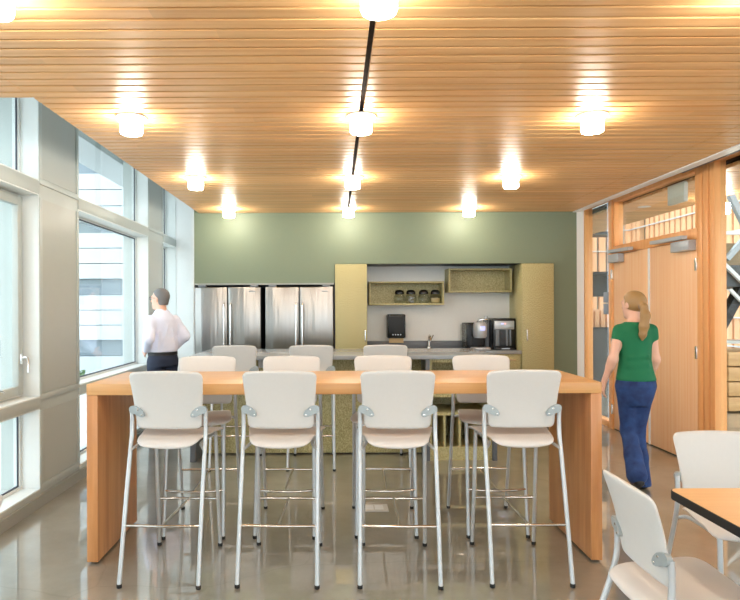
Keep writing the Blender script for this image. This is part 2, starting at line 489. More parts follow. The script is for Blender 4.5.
for i, (a, b) in enumerate(bays):
    w = MB()
    for (z0, z1) in ((0.12, 0.755), (0.835, 2.415), (2.515, 3.62)):
        t = 0.03
        w.box(GX - 0.03, GX + 0.02, a, a + t, z0, z1); w.box(GX - 0.03, GX + 0.02, b - t, b, z0, z1)
        w.box(GX - 0.03, GX + 0.02, a + t, b - t, z0, z0 + t); w.box(GX - 0.03, GX + 0.02, a + t, b - t, z1 - t, z1)
    fo = w.build('window_%d' % (i + 1), 'jamb_lit_paint', kind=ST)
    g = MB()
    for (z0, z1) in ((0.12, 0.755), (0.835, 2.415), (2.515, 3.62)):
        g.box(GX - 0.008, GX - 0.002, a + 0.03, b - 0.03, z0 + 0.03, z1 - 0.03)
    g.build('pane', 'window_glass', fo)
    k = MB()
    for (z0, z1) in ((0.12, 0.755), (0.835, 2.415), (2.515, 3.62)):
        for (ya, yb, za, zb) in ((a+.03, a+.038, z0+.03, z1-.03), (b-.038, b-.03, z0+.03, z1-.03), (a+.044, b-.044, z0+.03, z0+.042), (a+.044, b-.044, z1-.042, z1-.03)):
            k.box(GX - 0.002, GX + 0.008, ya, yb, za, zb)
    k.build('gasket', 'dark_channel', fo)
    if i == 2:      # the opening casement near the camera
        c = MB(); a2, b2, z0, z1 = 3.2, b - 0.035, 0.865, 2.385
        c.box(GX + 0.0, GX + 0.05, a2, a2 + 0.07, z0, z1, 0.004); c.box(GX, GX + 0.05, b2 - 0.07, b2, z0, z1, 0.004)
        c.box(GX, GX + 0.05, a2 + 0.07, b2 - 0.07, z0, z0 + 0.07, 0.004); c.box(GX, GX + 0.05, a2 + 0.07, b2 - 0.07, z1 - 0.07, z1, 0.004)
        c.build('casement_sash', 'frame_paint', fo)
        h = MB(); h.box(GX + 0.05, GX + 0.065, b2 - 0.055, b2 - 0.02, 1.10, 1.18, 0.004)
        h.tube(smoothpath([(GX + 0.065, b2 - 0.04, 1.15), (GX + 0.10, b2 - 0.04, 1.15), (GX + 0.115, b2 - 0.05, 1.10), (GX + 0.115, b2 - 0.055, 1.04)]), 0.008, 8)
        h.build('window_handle', 'bar_handle', fo)
        h = MB(); h.box(GX + 0.05, GX + 0.085, 4.25, 4.37, 0.872, 0.90, 0.004)
        h.tube(smoothpath([(GX + 0.07, 4.31, 0.90), (GX + 0.08, 4.33, 0.93), (GX + 0.09, 4.42, 0.945), (GX + 0.09, 4.5, 0.925)]), 0.007, 8)
        h.build('window_crank', 'bar_handle', fo)

# glazed timber wall on the right
TOP = 2.92
gl_bays = [(-3.6, -1.6), (-1.4, 0.9), (1.1, 3.3), (3.5, 5.80)]
def frame_bay(m, a, b, z0, z1, t=0.06, x0=3.45, x1=3.56):
    m.box(x0, x1, a, a + t, z0, z1, 0.003); m.box(x0, x1, b - t, b, z0, z1, 0.003)
    m.box(x0, x1, a + t, b - t, z1 - t, z1, 0.003); m.box(x0, x1, a + t, b - t, z0, z0 + t + 0.03, 0.003)
m = MB(); g = MB()
for (a, b) in gl_bays:
    frame_bay(m, a, b, 0, TOP, 0.075)
    if b < 5: m.box(3.44, 3.57, b, b + 0.19, 0, TOP, 0.003)
    g.box(3.50, 3.51, a + 0.05, b - 0.05, 0.07, TOP - 0.05)
m.box(3.44, 3.57, 5.808, 5.89, 0, TOP, 0.004); m.box(3.44, 3.57, 5.898, 5.985, 0, TOP, 0.004)
frame_bay(m, 7.90, 8.74, 0, TOP, 0.045); m.box(3.44, 3.57, 7.82, 7.90, 0, TOP, 0.003); m.box(3.44, 3.57, 8.74, 8.84, 0, TOP, 0.003)
g.box(3.50, 3.51, 7.94, 8.70, 0.07, TOP - 0.05)
# transom over the doors
m.box(3.45, 3.56, 5.985, 7.82, 2.165, 2.27, 0.003); m.box(3.45, 3.56, 5.985, 7.82, 2.81, TOP, 0.003)
m.box(3.45, 3.56, 5.985, 6.03, 2.27, 2.81, 0.003); m.box(3.45, 3.56, 7.77, 7.82, 2.27, 2.81, 0.003)
g.box(3.50, 3.51, 6.02, 7.78, 2.26, 2.82)
m.build('wall_right', 'frame_fir', kind=ST)
g.build('window_6', 'partition_glass', kind=ST)
for i, (a, b, hy, hinge) in enumerate(((6.925, 7.815, 7.0, 7.78), (5.99, 6.912, 6.84, 6.02))):
    d = MB().box(3.455, 3.50, a + 0.003, b - 0.003, 0.012, 2.16, 0.003).build('door_%d' % (i + 1), 'door_fir', kind=ST)
    h = MB(); h.lathe([(0.026, 0), (0.026, 0.012), (0.012, 0.014), (0.012, 0.05)], n=14).xf(Matrix.Translation((3.455, hy, 1.0)) @ Matrix.Rotation(-PI/2, 4, 'Y'))
    s = 1 if i == 0 else -1
    h.tube(smoothpath([(3.41, hy, 1.0), (3.402, hy + s*0.03, 1.0), (3.402, hy + s*0.11, 0.998)]), 0.011, 8)
    h.build('door_handle', 'bar_handle', d)
    for z in (0.25, 1.08, 1.92):
        q = MB(); yy = a - 0.001 if i == 1 else b + 0.001
        q.box(3.425, 3.46, yy - 0.016, yy + 0.016, z - 0.06, z + 0.06, 0.004); q.build('hinge', 'bar_handle', d)
    c = MB(); y2, y3 = (7.40, 7.80) if i == 0 else (6.02, 6.34)
    c.box(3.375, 3.454, y2 + (0.12 if i == 0 else 0), y3, 2.06, 2.16, 0.006); c.build('closer_body', 'closer_silver', d)
    c = MB(); yy0, yy1 = (7.16, 7.80) if i == 0 else (6.06, 6.74)
    c.bar((3.36, yy0, 2.185), (3.40, yy1, 2.20), 0.06, 0.035); c.build('closer_arm', 'closer_silver', d)
bx('trim_6', 'aluminium_trim', 3.443, 3.462, 6.905, 6.932, 0.01, 2.16, kind=ST)
bx('trim_7', 'dark_steel', 3.46, 3.49, 5.99, 7.81, 0.0, 0.011, kind=ST)

# ------------------------------------------------------------------ beyond the glazed wall: atrium
m = MB()
AX = 10.0
m.box(AX + 0.25, AX + 0.4, 3, 30, 0, 8.5)
m.build('wall_atrium', 'atrium_glazing', kind=ST)
m = MB(); random.seed(5)
y = 3.0
while y < 27:
    if random.random() < 0.93: m.box(AX + 0.02, AX + 0.18, y, y + 0.21, 0.3, 8.5)
    y += 0.30
x = 4.5
while x < AX:
    if random.random() < 0.93: m.box(x, x + 0.21, 21.42, 21.56, 0.3, 8.5)
    x += 0.30
m.build('wall_atrium_fins', 'fin_wood', kind=ST)
m = MB()
for k in range(12):
    z = 0.5 + k * 0.72
    m.box(AX - 0.03, AX + 0.02, 3.0, 27, z, z + 0.035); m.box(4.4, AX, 21.37, 21.42, z, z + 0.035)
m.build('wall_atrium_rails', 'pale_rail', kind=ST)
bx('wall_atrium_end', 'atrium_glazing', 4.4, AX + 0.3, 21.6, 22.0, 0, 8.5, kind=ST)

# staircase in the atrium
st = thing('staircase', 'open steel staircase with timber base seen through the right-hand glass beside the doors', 'staircase', (0, 0, 0))
b = MB()
for k in range(4): b.box(5.62, 7.6, 9.0, 9.9, 0.02 + k * 0.215, 0.02 + k * 0.215 + 0.195, 0.004)
b.build('timber_base', 'stair_wood', st)
b = MB(); b.box(5.52, 5.585, 9.0, 9.1, 0, 0.98, 0.004); b.build('newel_post', 'pale_rail', st)
b = MB(); b.box(5.50, 6.6, 9.0, 9.3, 0.985, 1.03); b.build('base_cap', 'cap_light', st)
b = MB(); b.bar((5.50, 9.2, 1.0), (6.7, 9.2, 3.2), 0.16, 0.12); b.build('stringer', 'black_plastic', st)
b = MB(); b.box(5.45, 8.6, 8.9, 10.4, 1.80, 2.10); b.build('landing', 'dark_panel', st)
b = MB(); b.box(5.45, 8.6, 9.0, 9.04, 2.10, 2.42); b.build('landing_panel', 'slab_edge', st)
for (p, q, w, mt, nm) in (((5.50, 8.85, 2.18), (7.2, 8.85, 4.1), 0.07, 'steel_pipe', 'handrail'),
                      ((5.45, 8.85, 2.55), (8.0, 8.85, 2.56), 0.05, 'pale_rail', 'handrail'),
                      ((5.46, 8.85, 2.12), (6.9, 8.85, 0.7), 0.05, 'pale_rail', 'handrail'),
                      ((5.52, 8.80, 1.75), (6.9, 8.80, 0.35), 0.04, 'pale_rail', 'handrail'),
                      ((5.66, 9.1, 3.249), (6.3, 9.1, 1.9), 0.08, 'steel_pipe', 'brace')):
    b = MB(); b.bar(p, q, w, w); b.build(nm, mt, st)
b = MB(); b.tube(smoothpath([(5.35, 10.0, 2.55), (5.45, 10.0, 2.66), (5.75, 10.0, 2.62), (6.3, 10.0, 3.85), (6.9, 10.0, 4.1)]), 0.05, 10); b.build('handrail', 'steel_pipe', st)
b = MB(); b.box(5.3, 5.42, 9.9, 10.1, 0, 2.6); b.build('newel_post', 'dark_steel', st)

sh = thing('display_shelf', 'tall dark metal shelf unit with timber blocks seen through the narrow side window', 'shelf', (4.95, 12.0, 0))
b = MB()
for (x, y) in ((-0.12, 0), (0.5, 0), (-0.12, 0.5), (0.5, 0.5)): b.box(x - 0.025, x + 0.025, y - 0.025, y + 0.025, 0, 2.95)
b.build('frame', 'dark_steel', sh)
for z in (1.08, 1.72, 2.14, 2.90):
    b = MB(); b.box(-0.14, 0.52, -0.02, 0.52, z, z + 0.05); b.build('shelf_board', 'dark_steel', sh)
b = MB(); b.box(-0.12, 0.5, -0.01, 0.02, 0.02, 1.08); b.build('lower_panel', 'dark_panel', sh)
b = MB(); b.box(-0.12, 0.5, 0.30, 0.33, 1.77, 2.14); b.build('back_panel', 'dark_panel', sh)
random.seed(3)
for k in range(5):
    h = 0.28 + random.random() * 0.12
    o = MB().box(-0.045, 0.045, 0, 0.25, 0, h, 0.004).build('timber_block', 'fin_wood')
    o.location = (4.95 - 0.05 + k * 0.115, 12.05, 1.13)
    tag(o, 'small timber block standing in a row on the dark shelf behind the side window', 'block', 'timber blocks on the dark shelf')

sg = MB().box(3.53, 3.57, 6.36, 6.68, 2.585, 2.79, 0.004).build('hanging_sign', 'sign_grey'); tag(sg, 'blank pale grey sign hung behind the glass over the doors', 'sign')
for k, (z, lb) in enumerate(((1.575, 'upper grey square plaque on the narrow side window'), (1.425, 'lower grey square plaque on the narrow side window'))):
    o = MB().box(3.488, 3.499, 7.995, 8.19, z, z + 0.135, 0.003).build('window_plaque', 'plaque_grey'); tag(o, lb, 'plaque', 'plaques on the side window')

# ------------------------------------------------------------------ outside the windows
ob = thing('office_building', 'white panelled office building with strip windows outside the left windows', 'building', (0, 0, -0.35))
BY = 18.0
b = MB()
bands = [(-0.0, 0.75), (1.15, 2.42), (2.78, 3.95), (4.15, 9.0)]
strips = [(0.60 + 0.0, 0.0)]
zc = [(0.0, 0.53), (0.98, 2.27), (2.73, 4.05), (4.35, 5.75), (6.2, 9.5)]
for (z0, z1) in zc:
    n = max(1, round((z1 - z0) / 0.45))
    for k in range(n):
        h = (z1 - z0) / n
        b.box(-18, -5.95, BY, BY + 0.3, z0 + k*h + 0.012, z0 + (k+1)*h - 0.012)
b.box(-18, -5.95, BY + 0.25, BY + 0.8, 0, 9.5)
b.build('cladding', 'white_panel_ext', ob)
for (z0, z1) in ((0.53, 0.98), (2.27, 2.73), (4.05, 4.35), (5.75, 6.2)):
    b = MB(); b.box(-18, -5.95, BY + 0.12, BY + 0.24, z0, z1); b.build('strip_window', 'ext_window', ob)
b = MB()
for k in range(6): b.box(-5.76, -5.36, BY - 0.9, BY + 0.3, k * 1.55 + 0.012, (k+1) * 1.55 - 0.012)
b.build('corner_panel', 'white_panel_ext', ob)
b = MB(); b.box(-18.3, -5.3, BY - 1.2, BY + 6, 9.5, 9.8); b.build('roof', 'white_panel_ext', ob)
bx('roof_canopy', 'white_panel_ext', -3.10, -2.62, Y0, 16.0, 3.30, 3.50, kind=ST)
random.seed(8)
def bush(x, y, s, label):
    b = MB()
    for k in range(260):
        a, e = random.random()*2*PI, math.acos(random.random()*1.6-0.6)
        r = s * (0.55 + 0.45*random.random())
        c = Vector((r*math.sin(e)*math.cos(a), r*math.sin(e)*math.sin(a), s*0.5 + r*math.cos(e)*0.8))
        q = Matrix.Translation(c) @ Matrix.Rotation(random.random()*6, 4, 'Z') @ Matrix.Rotation(random.random()*3, 4, 'X')
        l = s*0.16
        b.loft([[q @ Vector((0.5*l*math.cos(t), l*math.sin(t), z)) for t in (0, 1.05, 2.1, 3.14, 4.2, 5.24)] for z in (0, 0.012)])
    r = thing('shrub', label, 'shrub', (x, y, -0.35))
    b.build('foliage', 'leaf_green', r, smooth=0)
    MB().tube([(0,0,0), (0,0,s*0.6)], 0.03, 6).build('stem', 'slab_edge', r)
bush(-6.1, 14.0, 0.55, 'low green shrub outside beside the white building corner')
bush(-8.6, 12.5, 0.5, 'low green shrub outside seen through the lower panes left of the table')

# ------------------------------------------------------------------ ceiling lamps
proto = thing('ceiling_light', '', 'lamp', (0.175, 4.10, CZ), 0, 'cylinder ceiling lamps')
MB().lathe([(0.072, 0.0), (0.097, -0.002), (0.097, -0.012), (0.074, -0.014)], n=28).build('flange', 'white_plastic', proto)
MB().lathe([(0.070, -0.0145), (0.071, -0.10), (0.066, -0.112), (0.04, -0.118), (0.004, -0.119)], n=28).build('diffuser', 'lamp_glow', proto)
rows = [(-1.5, 'added unseen behind the camera'), (0.38, 'added unseen over the camera'), (2.43, 'nearest the camera'), (4.10, 'in the second row from the camera'), (6.00, 'in the third row from the camera'), (7.87, 'in the row nearest the green wall')]  # first two rows are unseen, continuing the grid, added for more even light
first = True
for (yy, rl) in rows:
    for (xx, cl) in ((-1.31 if 1 < yy < 3 else -1.32, 'left column'), (0.175, 'middle column on the dark slot'), (1.68, 'right column')):
        lb = 'cylindrical ceiling lamp %s, %s' % (rl, cl)
        if 1 < yy < 3 and xx > 1: lb = 'cylindrical ceiling lamp above the near table, out past the right edge'
        if first: proto.location = (xx, yy, CZ); proto['label'] = lb; first = False
        else: dup(proto, (xx, yy, CZ), 0, lb)
cl = thing('corridor_light', 'cylindrical lamp hung in the corridor beyond the right-hand glass', 'lamp', (4.36, 7.07, CZ))
MB().lathe([(0.03, 0), (0.03, -0.10)], n=12).build('stem', 'white_plastic', cl)
MB().lathe([(0.070, -0.10), (0.071, -0.20), (0.06, -0.212), (0.004, -0.213)], n=24).build('diffuser', 'lamp_glow', cl)
rl = thing('recessed_light', 'small recessed ceiling light in the corridor seen through the glass over the doors', 'lamp', (3.87, 7.87, CZ))
MB().lathe([(0.06, 0.0), (0.075, -0.001), (0.075, -0.006), (0.058, -0.006)], n=20).build('rim', 'white_plastic', rl)
MB().lathe([(0.057, -0.001), (0.057, -0.004), (0.01, -0.0045)], n=20).build('diffuser', 'lamp_glow', rl)

# ------------------------------------------------------------------ kitchen wall
def fridge(x0, x1, label):
    r = thing('refrigerator', label, 'refrigerator', ((x0+x1)/2, 8.24, 0), 0, 'stainless steel refrigerators')
    w = (x1 - x0)/2
    MB().box(-w, w, 0.065, 0.74, 0.03, 1.80, 0.004).build('cabinet', 'fridge_gasket', r)
    for s in (-1, 1):
        a, b2 = (-w, -0.004) if s < 0 else (0.004, w)
        d = MB().box(a, b2, 0.0, 0.06, 0.76, 1.80, 0.012, 3).build('door', 'stainless', r)
        h = MB(); x = s*0.042
        h.tube(smoothpath([(x, 0.0, 0.90), (x, -0.045, 0.92), (x, -0.055, 1.0), (x, -0.055, 1.5), (x, -0.045, 1.57), (x, 0.0, 1.59)], 5), 0.0135, 10)
        h.build('handle', 'bar_handle', d)
        if s > 0:
            MB().box(w - 0.15, w - 0.07, -0.004, 0.001, 1.735, 1.752, 0.002).build('badge', 'steel_pipe', d)
    d = MB().box(-w, w, 0.0, 0.06, 0.12, 0.752, 0.012, 3).build('freezer_drawer', 'stainless', r)
    MB().tube(smoothpath([(-0.33, 0, 0.68), (-0.31, -0.045, 0.68), (-0.25, -0.055, 0.68), (0.25, -0.055, 0.68), (0.31, -0.045, 0.68), (0.33, 0, 0.68)], 5), 0.0135, 10).build('handle', 'bar_handle', d)
    MB().box(-w + 0.02, w - 0.02, 0.04, 0.08, 0.0, 0.115).build('kick_grille', 'black_plastic', r)
    for s in (-1, 1): MB().box(s*(w-0.09) - 0.05, s*(w-0.09) + 0.05, 0.02, 0.10, 1.801, 1.825, 0.004).build('hinge_cover', 'plaque_grey', r)
    return r
fridge(-1.838, -0.972, 'stainless two-door refrigerator at the left, next to the white end wall')
fridge(-0.912, -0.022, 'stainless two-door refrigerator beside the tall straw-coloured cupboard')

bx('trim_8', 'rail_grey', -1.84, -0.015, 8.265, 8.279, 1.828, 1.85, kind=ST)
def tall_cab(x0, x1, label, hx):
    r = thing('tall_cupboard', label, 'cupboard', (x0, 8.24, 0), 0, 'tall straw board cupboards'); w = x1 - x0
    MB().box(0, w, 0.02, 0.61, 0.10, 2.094, 0.002).build('carcass', 'straw_board', r)
    MB().box(0.01, w - 0.01, 0.05, 0.55, 0.0, 0.10).build('plinth', 'dark_channel', r)
    d = MB().box(0.002, w - 0.002, 0.0, 0.019, 0.11, 2.09, 0.002).build('door', 'straw_board', r)
    MB().tube(smoothpath([(hx, 0, 1.08), (hx, -0.03, 1.085), (hx, -0.034, 1.12), (hx, -0.034, 1.19), (hx, -0.03, 1.225), (hx, 0, 1.23)]), 0.009, 8).build('handle', 'bar_handle', d)
tall_cab(0.002, 0.42, 'tall straw-coloured cupboard between refrigerators and sink', 0.39)
tall_cab(2.45, 2.865, 'tall straw-coloured cupboard right of the coffee machines', 0.055)

# sink run: base units, worktop, splashback
CT = 0.95
bu = thing('base_cabinet', 'straw-coloured base cabinet run with drawers below the sink worktop', 'cabinet', (0, 0, 0))
MB().box(0.425, 2.445, 8.30, 8.85, 0.10, 0.905, 0.002).build('carcass', 'straw_board', bu)
MB().box(0.43, 2.44, 8.34, 8.80, 0.0, 0.10).build('plinth', 'dark_channel', bu)
xs = [0.43, 0.93, 1.43, 1.93]
for i, x in enumerate(xs):
    if i < 3:
        d = MB().box(x, x + 0.494, 8.28, 8.299, 0.11, 0.90, 0.002).build('door', 'straw_board', bu)
        MB().tube(smoothpath([(x+0.42, 8.28, 0.84), (x+0.41, 8.25, 0.84), (x+0.36, 8.246, 0.84), (x+0.31, 8.25, 0.84), (x+0.30, 8.28, 0.84)]), 0.007, 8).build('handle', 'bar_handle', d)
    else:
        for (z0, z1) in ((0.70, 0.90), (0.42, 0.693), (0.11, 0.413)):
            d = MB().box(x, x + 0.51, 8.28, 8.299, z0, z1, 0.002).build('drawer', 'straw_board', bu)
            zc_ = (z0+z1)/2 + 0.03; xc = x + 0.36
            MB().tube(smoothpath([(xc-0.08, 8.28, zc_), (xc-0.07, 8.25, zc_), (xc, 8.246, zc_), (xc+0.07, 8.25, zc_), (xc+0.08, 8.28, zc_)]), 0.008, 8).build('handle', 'bar_handle', d)
wt = thing('sink_worktop', 'grey worktop with a sink along the white recess wall', 'worktop', (0, 0, 0))
MB().box(0.425, 2.445, 8.255, 8.835, 0.907, CT, 0.003).build('slab', 'counter_grey', wt)
sp = MB().box(0.425, 2.445, 8.836, 8.857, 0.907, CT + 0.105, 0.002).build('splashback', 'counter_edge'); tag(sp, 'low dark grey splashback along the white wall behind the faucet', 'splashback')
MB().box(1.05, 1.55, 8.40, 8.72, CT, CT + 0.0006).build('sink_rim', 'stainless', wt)
fa = thing('faucet', 'small chrome faucet in front of the splashback', 'faucet', (1.30, 8.74, CT + 0.001))
MB().lathe([(0.035, 0), (0.033, 0.02), (0.022, 0.03), (0.020, 0.10)], n=16).build('body', 'chrome', fa)
MB().tube(smoothpath([(0, 0, 0.09), (0, -0.01, 0.15), (0, -0.06, 0.185), (0, -0.13, 0.17), (0, -0.155, 0.12)]), 0.014, 10).build('spout', 'chrome', fa)
MB().tube([(0.02, 0, 0.10), (0.05, -0.01, 0.17), (0.06, -0.02, 0.19)], 0.009, 8).build('lever', 'chrome', fa)

def open_shelf(name, x0, x1, z0, z1, label):
    r = thing(name, label, 'shelf', (x0, 8.55, z0), 0, 'open wall shelves'); w, h, t = x1-x0, z1-z0, 0.022
    b = MB(); b.box(0, w, 0.0, 0.305, 0, t, 0.001); b.box(0, w, 0, 0.305, h-t, h, 0.001); b.box(0, t, 0, 0.305, t, h-t, 0.001); b.box(w-t, w, 0, 0.305, t, h-t, 0.001)
    b.build('case', 'straw_board', r)
    MB().box(t, w-t, 0.290, 0.304, t, h-t).build('back_panel', 'straw_board', r)
open_shelf('wall_shelf', 0.466, 1.482, 1.556, 1.877, 'lower open box shelf holding the four glass jars')
open_shelf('wall_shelf', 1.545, 2.405, 1.726, 2.05, 'upper empty open box shelf above the coffee machines')

for i, (px, lb, fill) in enumerate(((399.5, 'clear round glass jar at the left end of the row on the lower shelf', None),
                              (410.8, 'round glass jar filled with white packets on the lower shelf', 'packet_white'),
                              (423.6, 'clear round glass jar just right of the jar with white packets', None),
                              (435.4, 'round glass jar with pale tan contents at the right end of the lower shelf', 'cereal'))):
    r = thing('glass_jar', lb, 'jar', ((px-335)/630*8.66, 8.66, 1.5785), 0, 'glass jars on the lower wall shelf')
    MB().lathe([(0.05, 0.0), (0.064, 0.006), (0.076, 0.035), (0.079, 0.065), (0.074, 0.095), (0.062, 0.118), (0.056, 0.126)], n=24).build('jar_body', 'jar_glass', r)
    MB().lathe([(0.059, 0.1265), (0.064, 0.130), (0.064, 0.150), (0.056, 0.172), (0.036, 0.185), (0.004, 0.189)], n=24).build('lid', 'black_plastic', r)
    b = MB()
    if fill == 'packet_white':
        random.seed(2)
        for k in range(14):
            M_ = Matrix.Translation((random.uniform(-.03,.03), random.uniform(-.03,.03), 0.015 + k*0.006)) @ Matrix.Rotation(random.random()*3, 4, 'Z') @ Matrix.Rotation(random.uniform(-.5,.5), 4, 'X')
            b.box(-0.022, 0.022, -0.012, 0.012, -0.003, 0.003, M=M_)
        b.build('sugar_packets', fill, r)
    elif fill:
        b.lathe([(0.046, 0.004), (0.058, 0.012), (0.068, 0.07), (0.01, 0.08)], n=20)
        b.build('contents', fill, r)

pt = thing('paper_towel_dispenser', 'black paper towel dispenser on the white wall with brown towel hanging', 'dispenser', (0.845, 8.86, 1.10))
MB().box(-0.125, 0.125, -0.20, -0.001, 0.0, 0.33, 0.018, 3).build('housing', 'black_plastic', pt)
MB().box(-0.105, 0.105, -0.203, -0.199, 0.07, 0.30, 0.002).build('cover_panel', 'fridge_gasket', pt)
MB().box(-0.10, 0.10, -0.15, -0.145, -0.065, 0.01).build('paper_towel', 'paper_brown', pt)
for k in range(4): MB().lathe([(0.009, 0), (0.009, 0.004)], n=10).xf(Matrix.Translation((-0.05 + k*0.035, -0.2035, 0.05)) @ Matrix.Rotation(PI/2, 4, 'X')).build('button', 'silver_plastic', pt)

# coffee machines
km = thing('coffee_maker', 'black and silver single-cup coffee maker with blue display', 'coffee maker', (1.925, 8.56, CT + 0.001), math.radians(8))
MB().box(-0.145, 0.105, -0.02, 0.22, 0.0, 0.36, 0.02, 3).build('housing', 'black_plastic', km)
MB().box(-0.165, -0.146, 0.0, 0.21, 0.03, 0.34, 0.006).build('water_tank', 'jar_glass', km)
hd = MB(); hd.loft([[(0.004 + 0.078*(abs(math.cos(t))**0.6)*(1 if math.cos(t) > 0 else -1)*sc, -0.12 + 0.10*math.sin(t)*sc if math.sin(t) < 0 else -0.12 + 0.16*math.sin(t)*sc, z) for t in [2*PI*k/20 for k in range(20)]] for (z, sc) in ((0.16, 0.82), (0.18, 0.97), (0.27, 1.0), (0.34, 0.96), (0.372, 0.75))])
hd = hd.build('brew_head', 'silver_plastic', km)
MB().box(-0.034, 0.034, -0.226, -0.20, 0.262, 0.318, 0.004).build('display', 'blue_display', hd)
MB().tube(smoothpath([(-0.05, -0.14, 0.37), (-0.04, -0.19, 0.40), (0.02, -0.21, 0.41), (0.08, -0.19, 0.40), (0.09, -0.14, 0.37)]), 0.011, 8).build('lift_handle', 'bar_handle', km)
MB().box(-0.10, 0.12, -0.20, -0.021, 0.0, 0.035, 0.008).build('drip_tray', 'silver_plastic', km)
MB().box(-0.07, 0.10, -0.024, -0.019, 0.045, 0.17, 0.004).build('brew_niche', 'fridge_gasket', km)
gm = thing('coffee_grinder', 'slim grey dispenser standing between the two coffee machines', 'dispenser', (2.096, 8.74, CT + 0.001))
MB().box(-0.03, 0.03, -0.06, 0.06, 0.0, 0.40, 0.012, 3).build('body', 'plaque_grey', gm)
MB().lathe([(0.025, 0.4), (0.03, 0.43), (0.022, 0.45)], n=14).build('cap', 'silver_plastic', gm)
bm_ = thing('coffee_brewer', 'tall black coffee brewer with silver control panel beside the cupboard', 'coffee maker', (2.285, 8.50, CT + 0.001))
b = MB(); b.box(-0.155, 0.155, 0.0, 0.28, 0.0, 0.42, 0.012, 3); b.build('housing', 'black_plastic', bm_)
MB().box(-0.135, 0.13, -0.006, 0.002, 0.27, 0.385, 0.004).build('control_panel', 'silver_plastic', bm_)
MB().box(-0.05, -0.01, -0.009, -0.005, 0.338, 0.358, 0.002).build('display', 'blue_display', bm_)
MB().box(-0.005, 0.02, -0.011, -0.008, 0.338, 0.357, 0.002).build('warning_light', 'red_light', bm_)
MB().box(-0.12, -0.07, -0.004, 0.002, 0.05, 0.265, 0.003).build('dispensing_column', 'plaque_grey', bm_)
MB().box(0.02, 0.045, -0.004, 0.002, 0.05, 0.265, 0.003).build('dispensing_column', 'plaque_grey', bm_)
MB().box(0.07, 0.09, -0.004, 0.002, 0.05, 0.265, 0.003).build('dispensing_column', 'plaque_grey', bm_)
MB().box(-0.14, 0.14, -0.08, 0.0, 0.0, 0.03, 0.006).build('drip_tray', 'black_plastic', bm_)
MB().box(-0.06, 0.05, -0.083, -0.079, 0.010, 0.022).build('name_strip', 'silver_plastic', bm_)
cu = thing('bowl', 'small white bowl on the worktop in front of the single-cup coffee maker', 'bowl', (1.90, 8.303, CT + 0.001))
MB().lathe([(0.02, 0.0), (0.022, 0.005), (0.042, 0.024), (0.045, 0.026), (0.040, 0.024), (0.02, 0.009), (0.003, 0.008)], n=24).build('bowl_body', 'white_plastic', cu)

# peninsula
PT = 1.052
pe = thing('breakfast_counter', 'long grey breakfast counter on straw-coloured panels with open cubbies at its right end', 'counter', (0, 0, 0))
MB().box(-1.44, 1.60, 6.20, 7.25, PT - 0.042, PT, 0.003).build('countertop', 'counter_grey', pe)
MB().box(-1.44, -1.385, 6.23, 7.22, 0, PT - 0.043, 0.003).build('end_panel', 'counter_edge', pe)
MB().box(0.895, 0.935, 6.23, 6.60, 0, PT - 0.043, 0.003).build('support_post', 'counter_edge', pe)
MB().box(1.555, 1.60, 6.23, 7.22, 0, PT - 0.043, 0.003).build('end_panel', 'counter_edge', pe)
MB().box(-1.384, 0.894, 6.56, 6.585, 0.012, PT - 0.043, 0.002).build('front_panel', 'straw_board', pe)
MB().box(-1.384, 1.554, 7.15, 7.17, 0.012, PT - 0.043, 0.002).build('rear_panel', 'straw_board', pe)
MB().box(-1.384, 1.554, 6.61, 6.70, 0.0, 0.011).build('plinth', 'dark_channel', pe)
MB().box(-0.80, -0.715, 6.553, 6.56, 0.90, 0.985, 0.003).build('socket_plate', 'white_plastic', pe)
b = MB(); x0, x1 = 0.936, 1.554
b.box(x0, x0 + 0.022, 6.26, 6.85, 0.0, PT - 0.043); b.box(x1 - 0.022, x1, 6.26, 6.85, 0.0, PT - 0.043)
b.box(x0 + 0.022, x1 - 0.022, 6.26, 6.85, 0.975, PT - 0.043)
b.build('cubby_frame', 'straw_board', pe)
for (z0, z1) in ((0.628, 0.664), (0.447, 0.477), (0.112, 0.134)):
    MB().box(x0 + 0.022, x1 - 0.022, 6.262, 6.83, z0, z1).build('shelf_board', 'straw_board', pe)
for x in (1.085, 1.236, 1.395): MB().box(x - 0.011, x + 0.011, 6.264, 6.83, 0.135, 0.446).build('divider', 'straw_board', pe)
MB().box(x0 + 0.022, x1 - 0.022, 6.27, 6.29, 0.0, 0.111).build('kick_board', 'straw_board', pe)
MB().box(x0 + 0.022, x1 - 0.022, 6.831, 6.85, 0.0, 0.975).build('cubby_back', 'straw_board', pe)

fb = thing('floor_box', 'pale rectangular socket cover set in the floor under the table', 'floor box', (0.29, 4.78, 0))
MB().box(-0.105, 0.105, -0.085, 0.085, 0.0, 0.006, 0.002).build('cover', 'cap_light', fb)
MB().box(-0.07, -0.005, -0.05, 0.05, 0.006, 0.008).build('flap', 'white_plastic', fb)
MB().box(0.005, 0.07, -0.05, 0.05, 0.006, 0.008).build('flap', 'white_plastic', fb)

# ------------------------------------------------------------------ the big table
TX0, TX1, TY0, TY1, TZ = -1.483, 1.586, 3.75, 4.49, 1.072
tb = thing('bar_table', 'long wooden bar-height table on solid end panels', 'table', (0, 0, 0))
T = 0.066
MB().box(TX0, TX1, TY0, TY1, TZ - T, TZ, 0.003).build('tabletop', 'table_maple', tb)
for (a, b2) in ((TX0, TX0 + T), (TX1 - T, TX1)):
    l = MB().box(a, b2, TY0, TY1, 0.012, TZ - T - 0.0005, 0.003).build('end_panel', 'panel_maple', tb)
    MB().box(a + 0.012, b2 - 0.012, TY0 + 0.03, TY1 - 0.03, 0.0, 0.012).build('foot_strip', 'black_rubber', l)

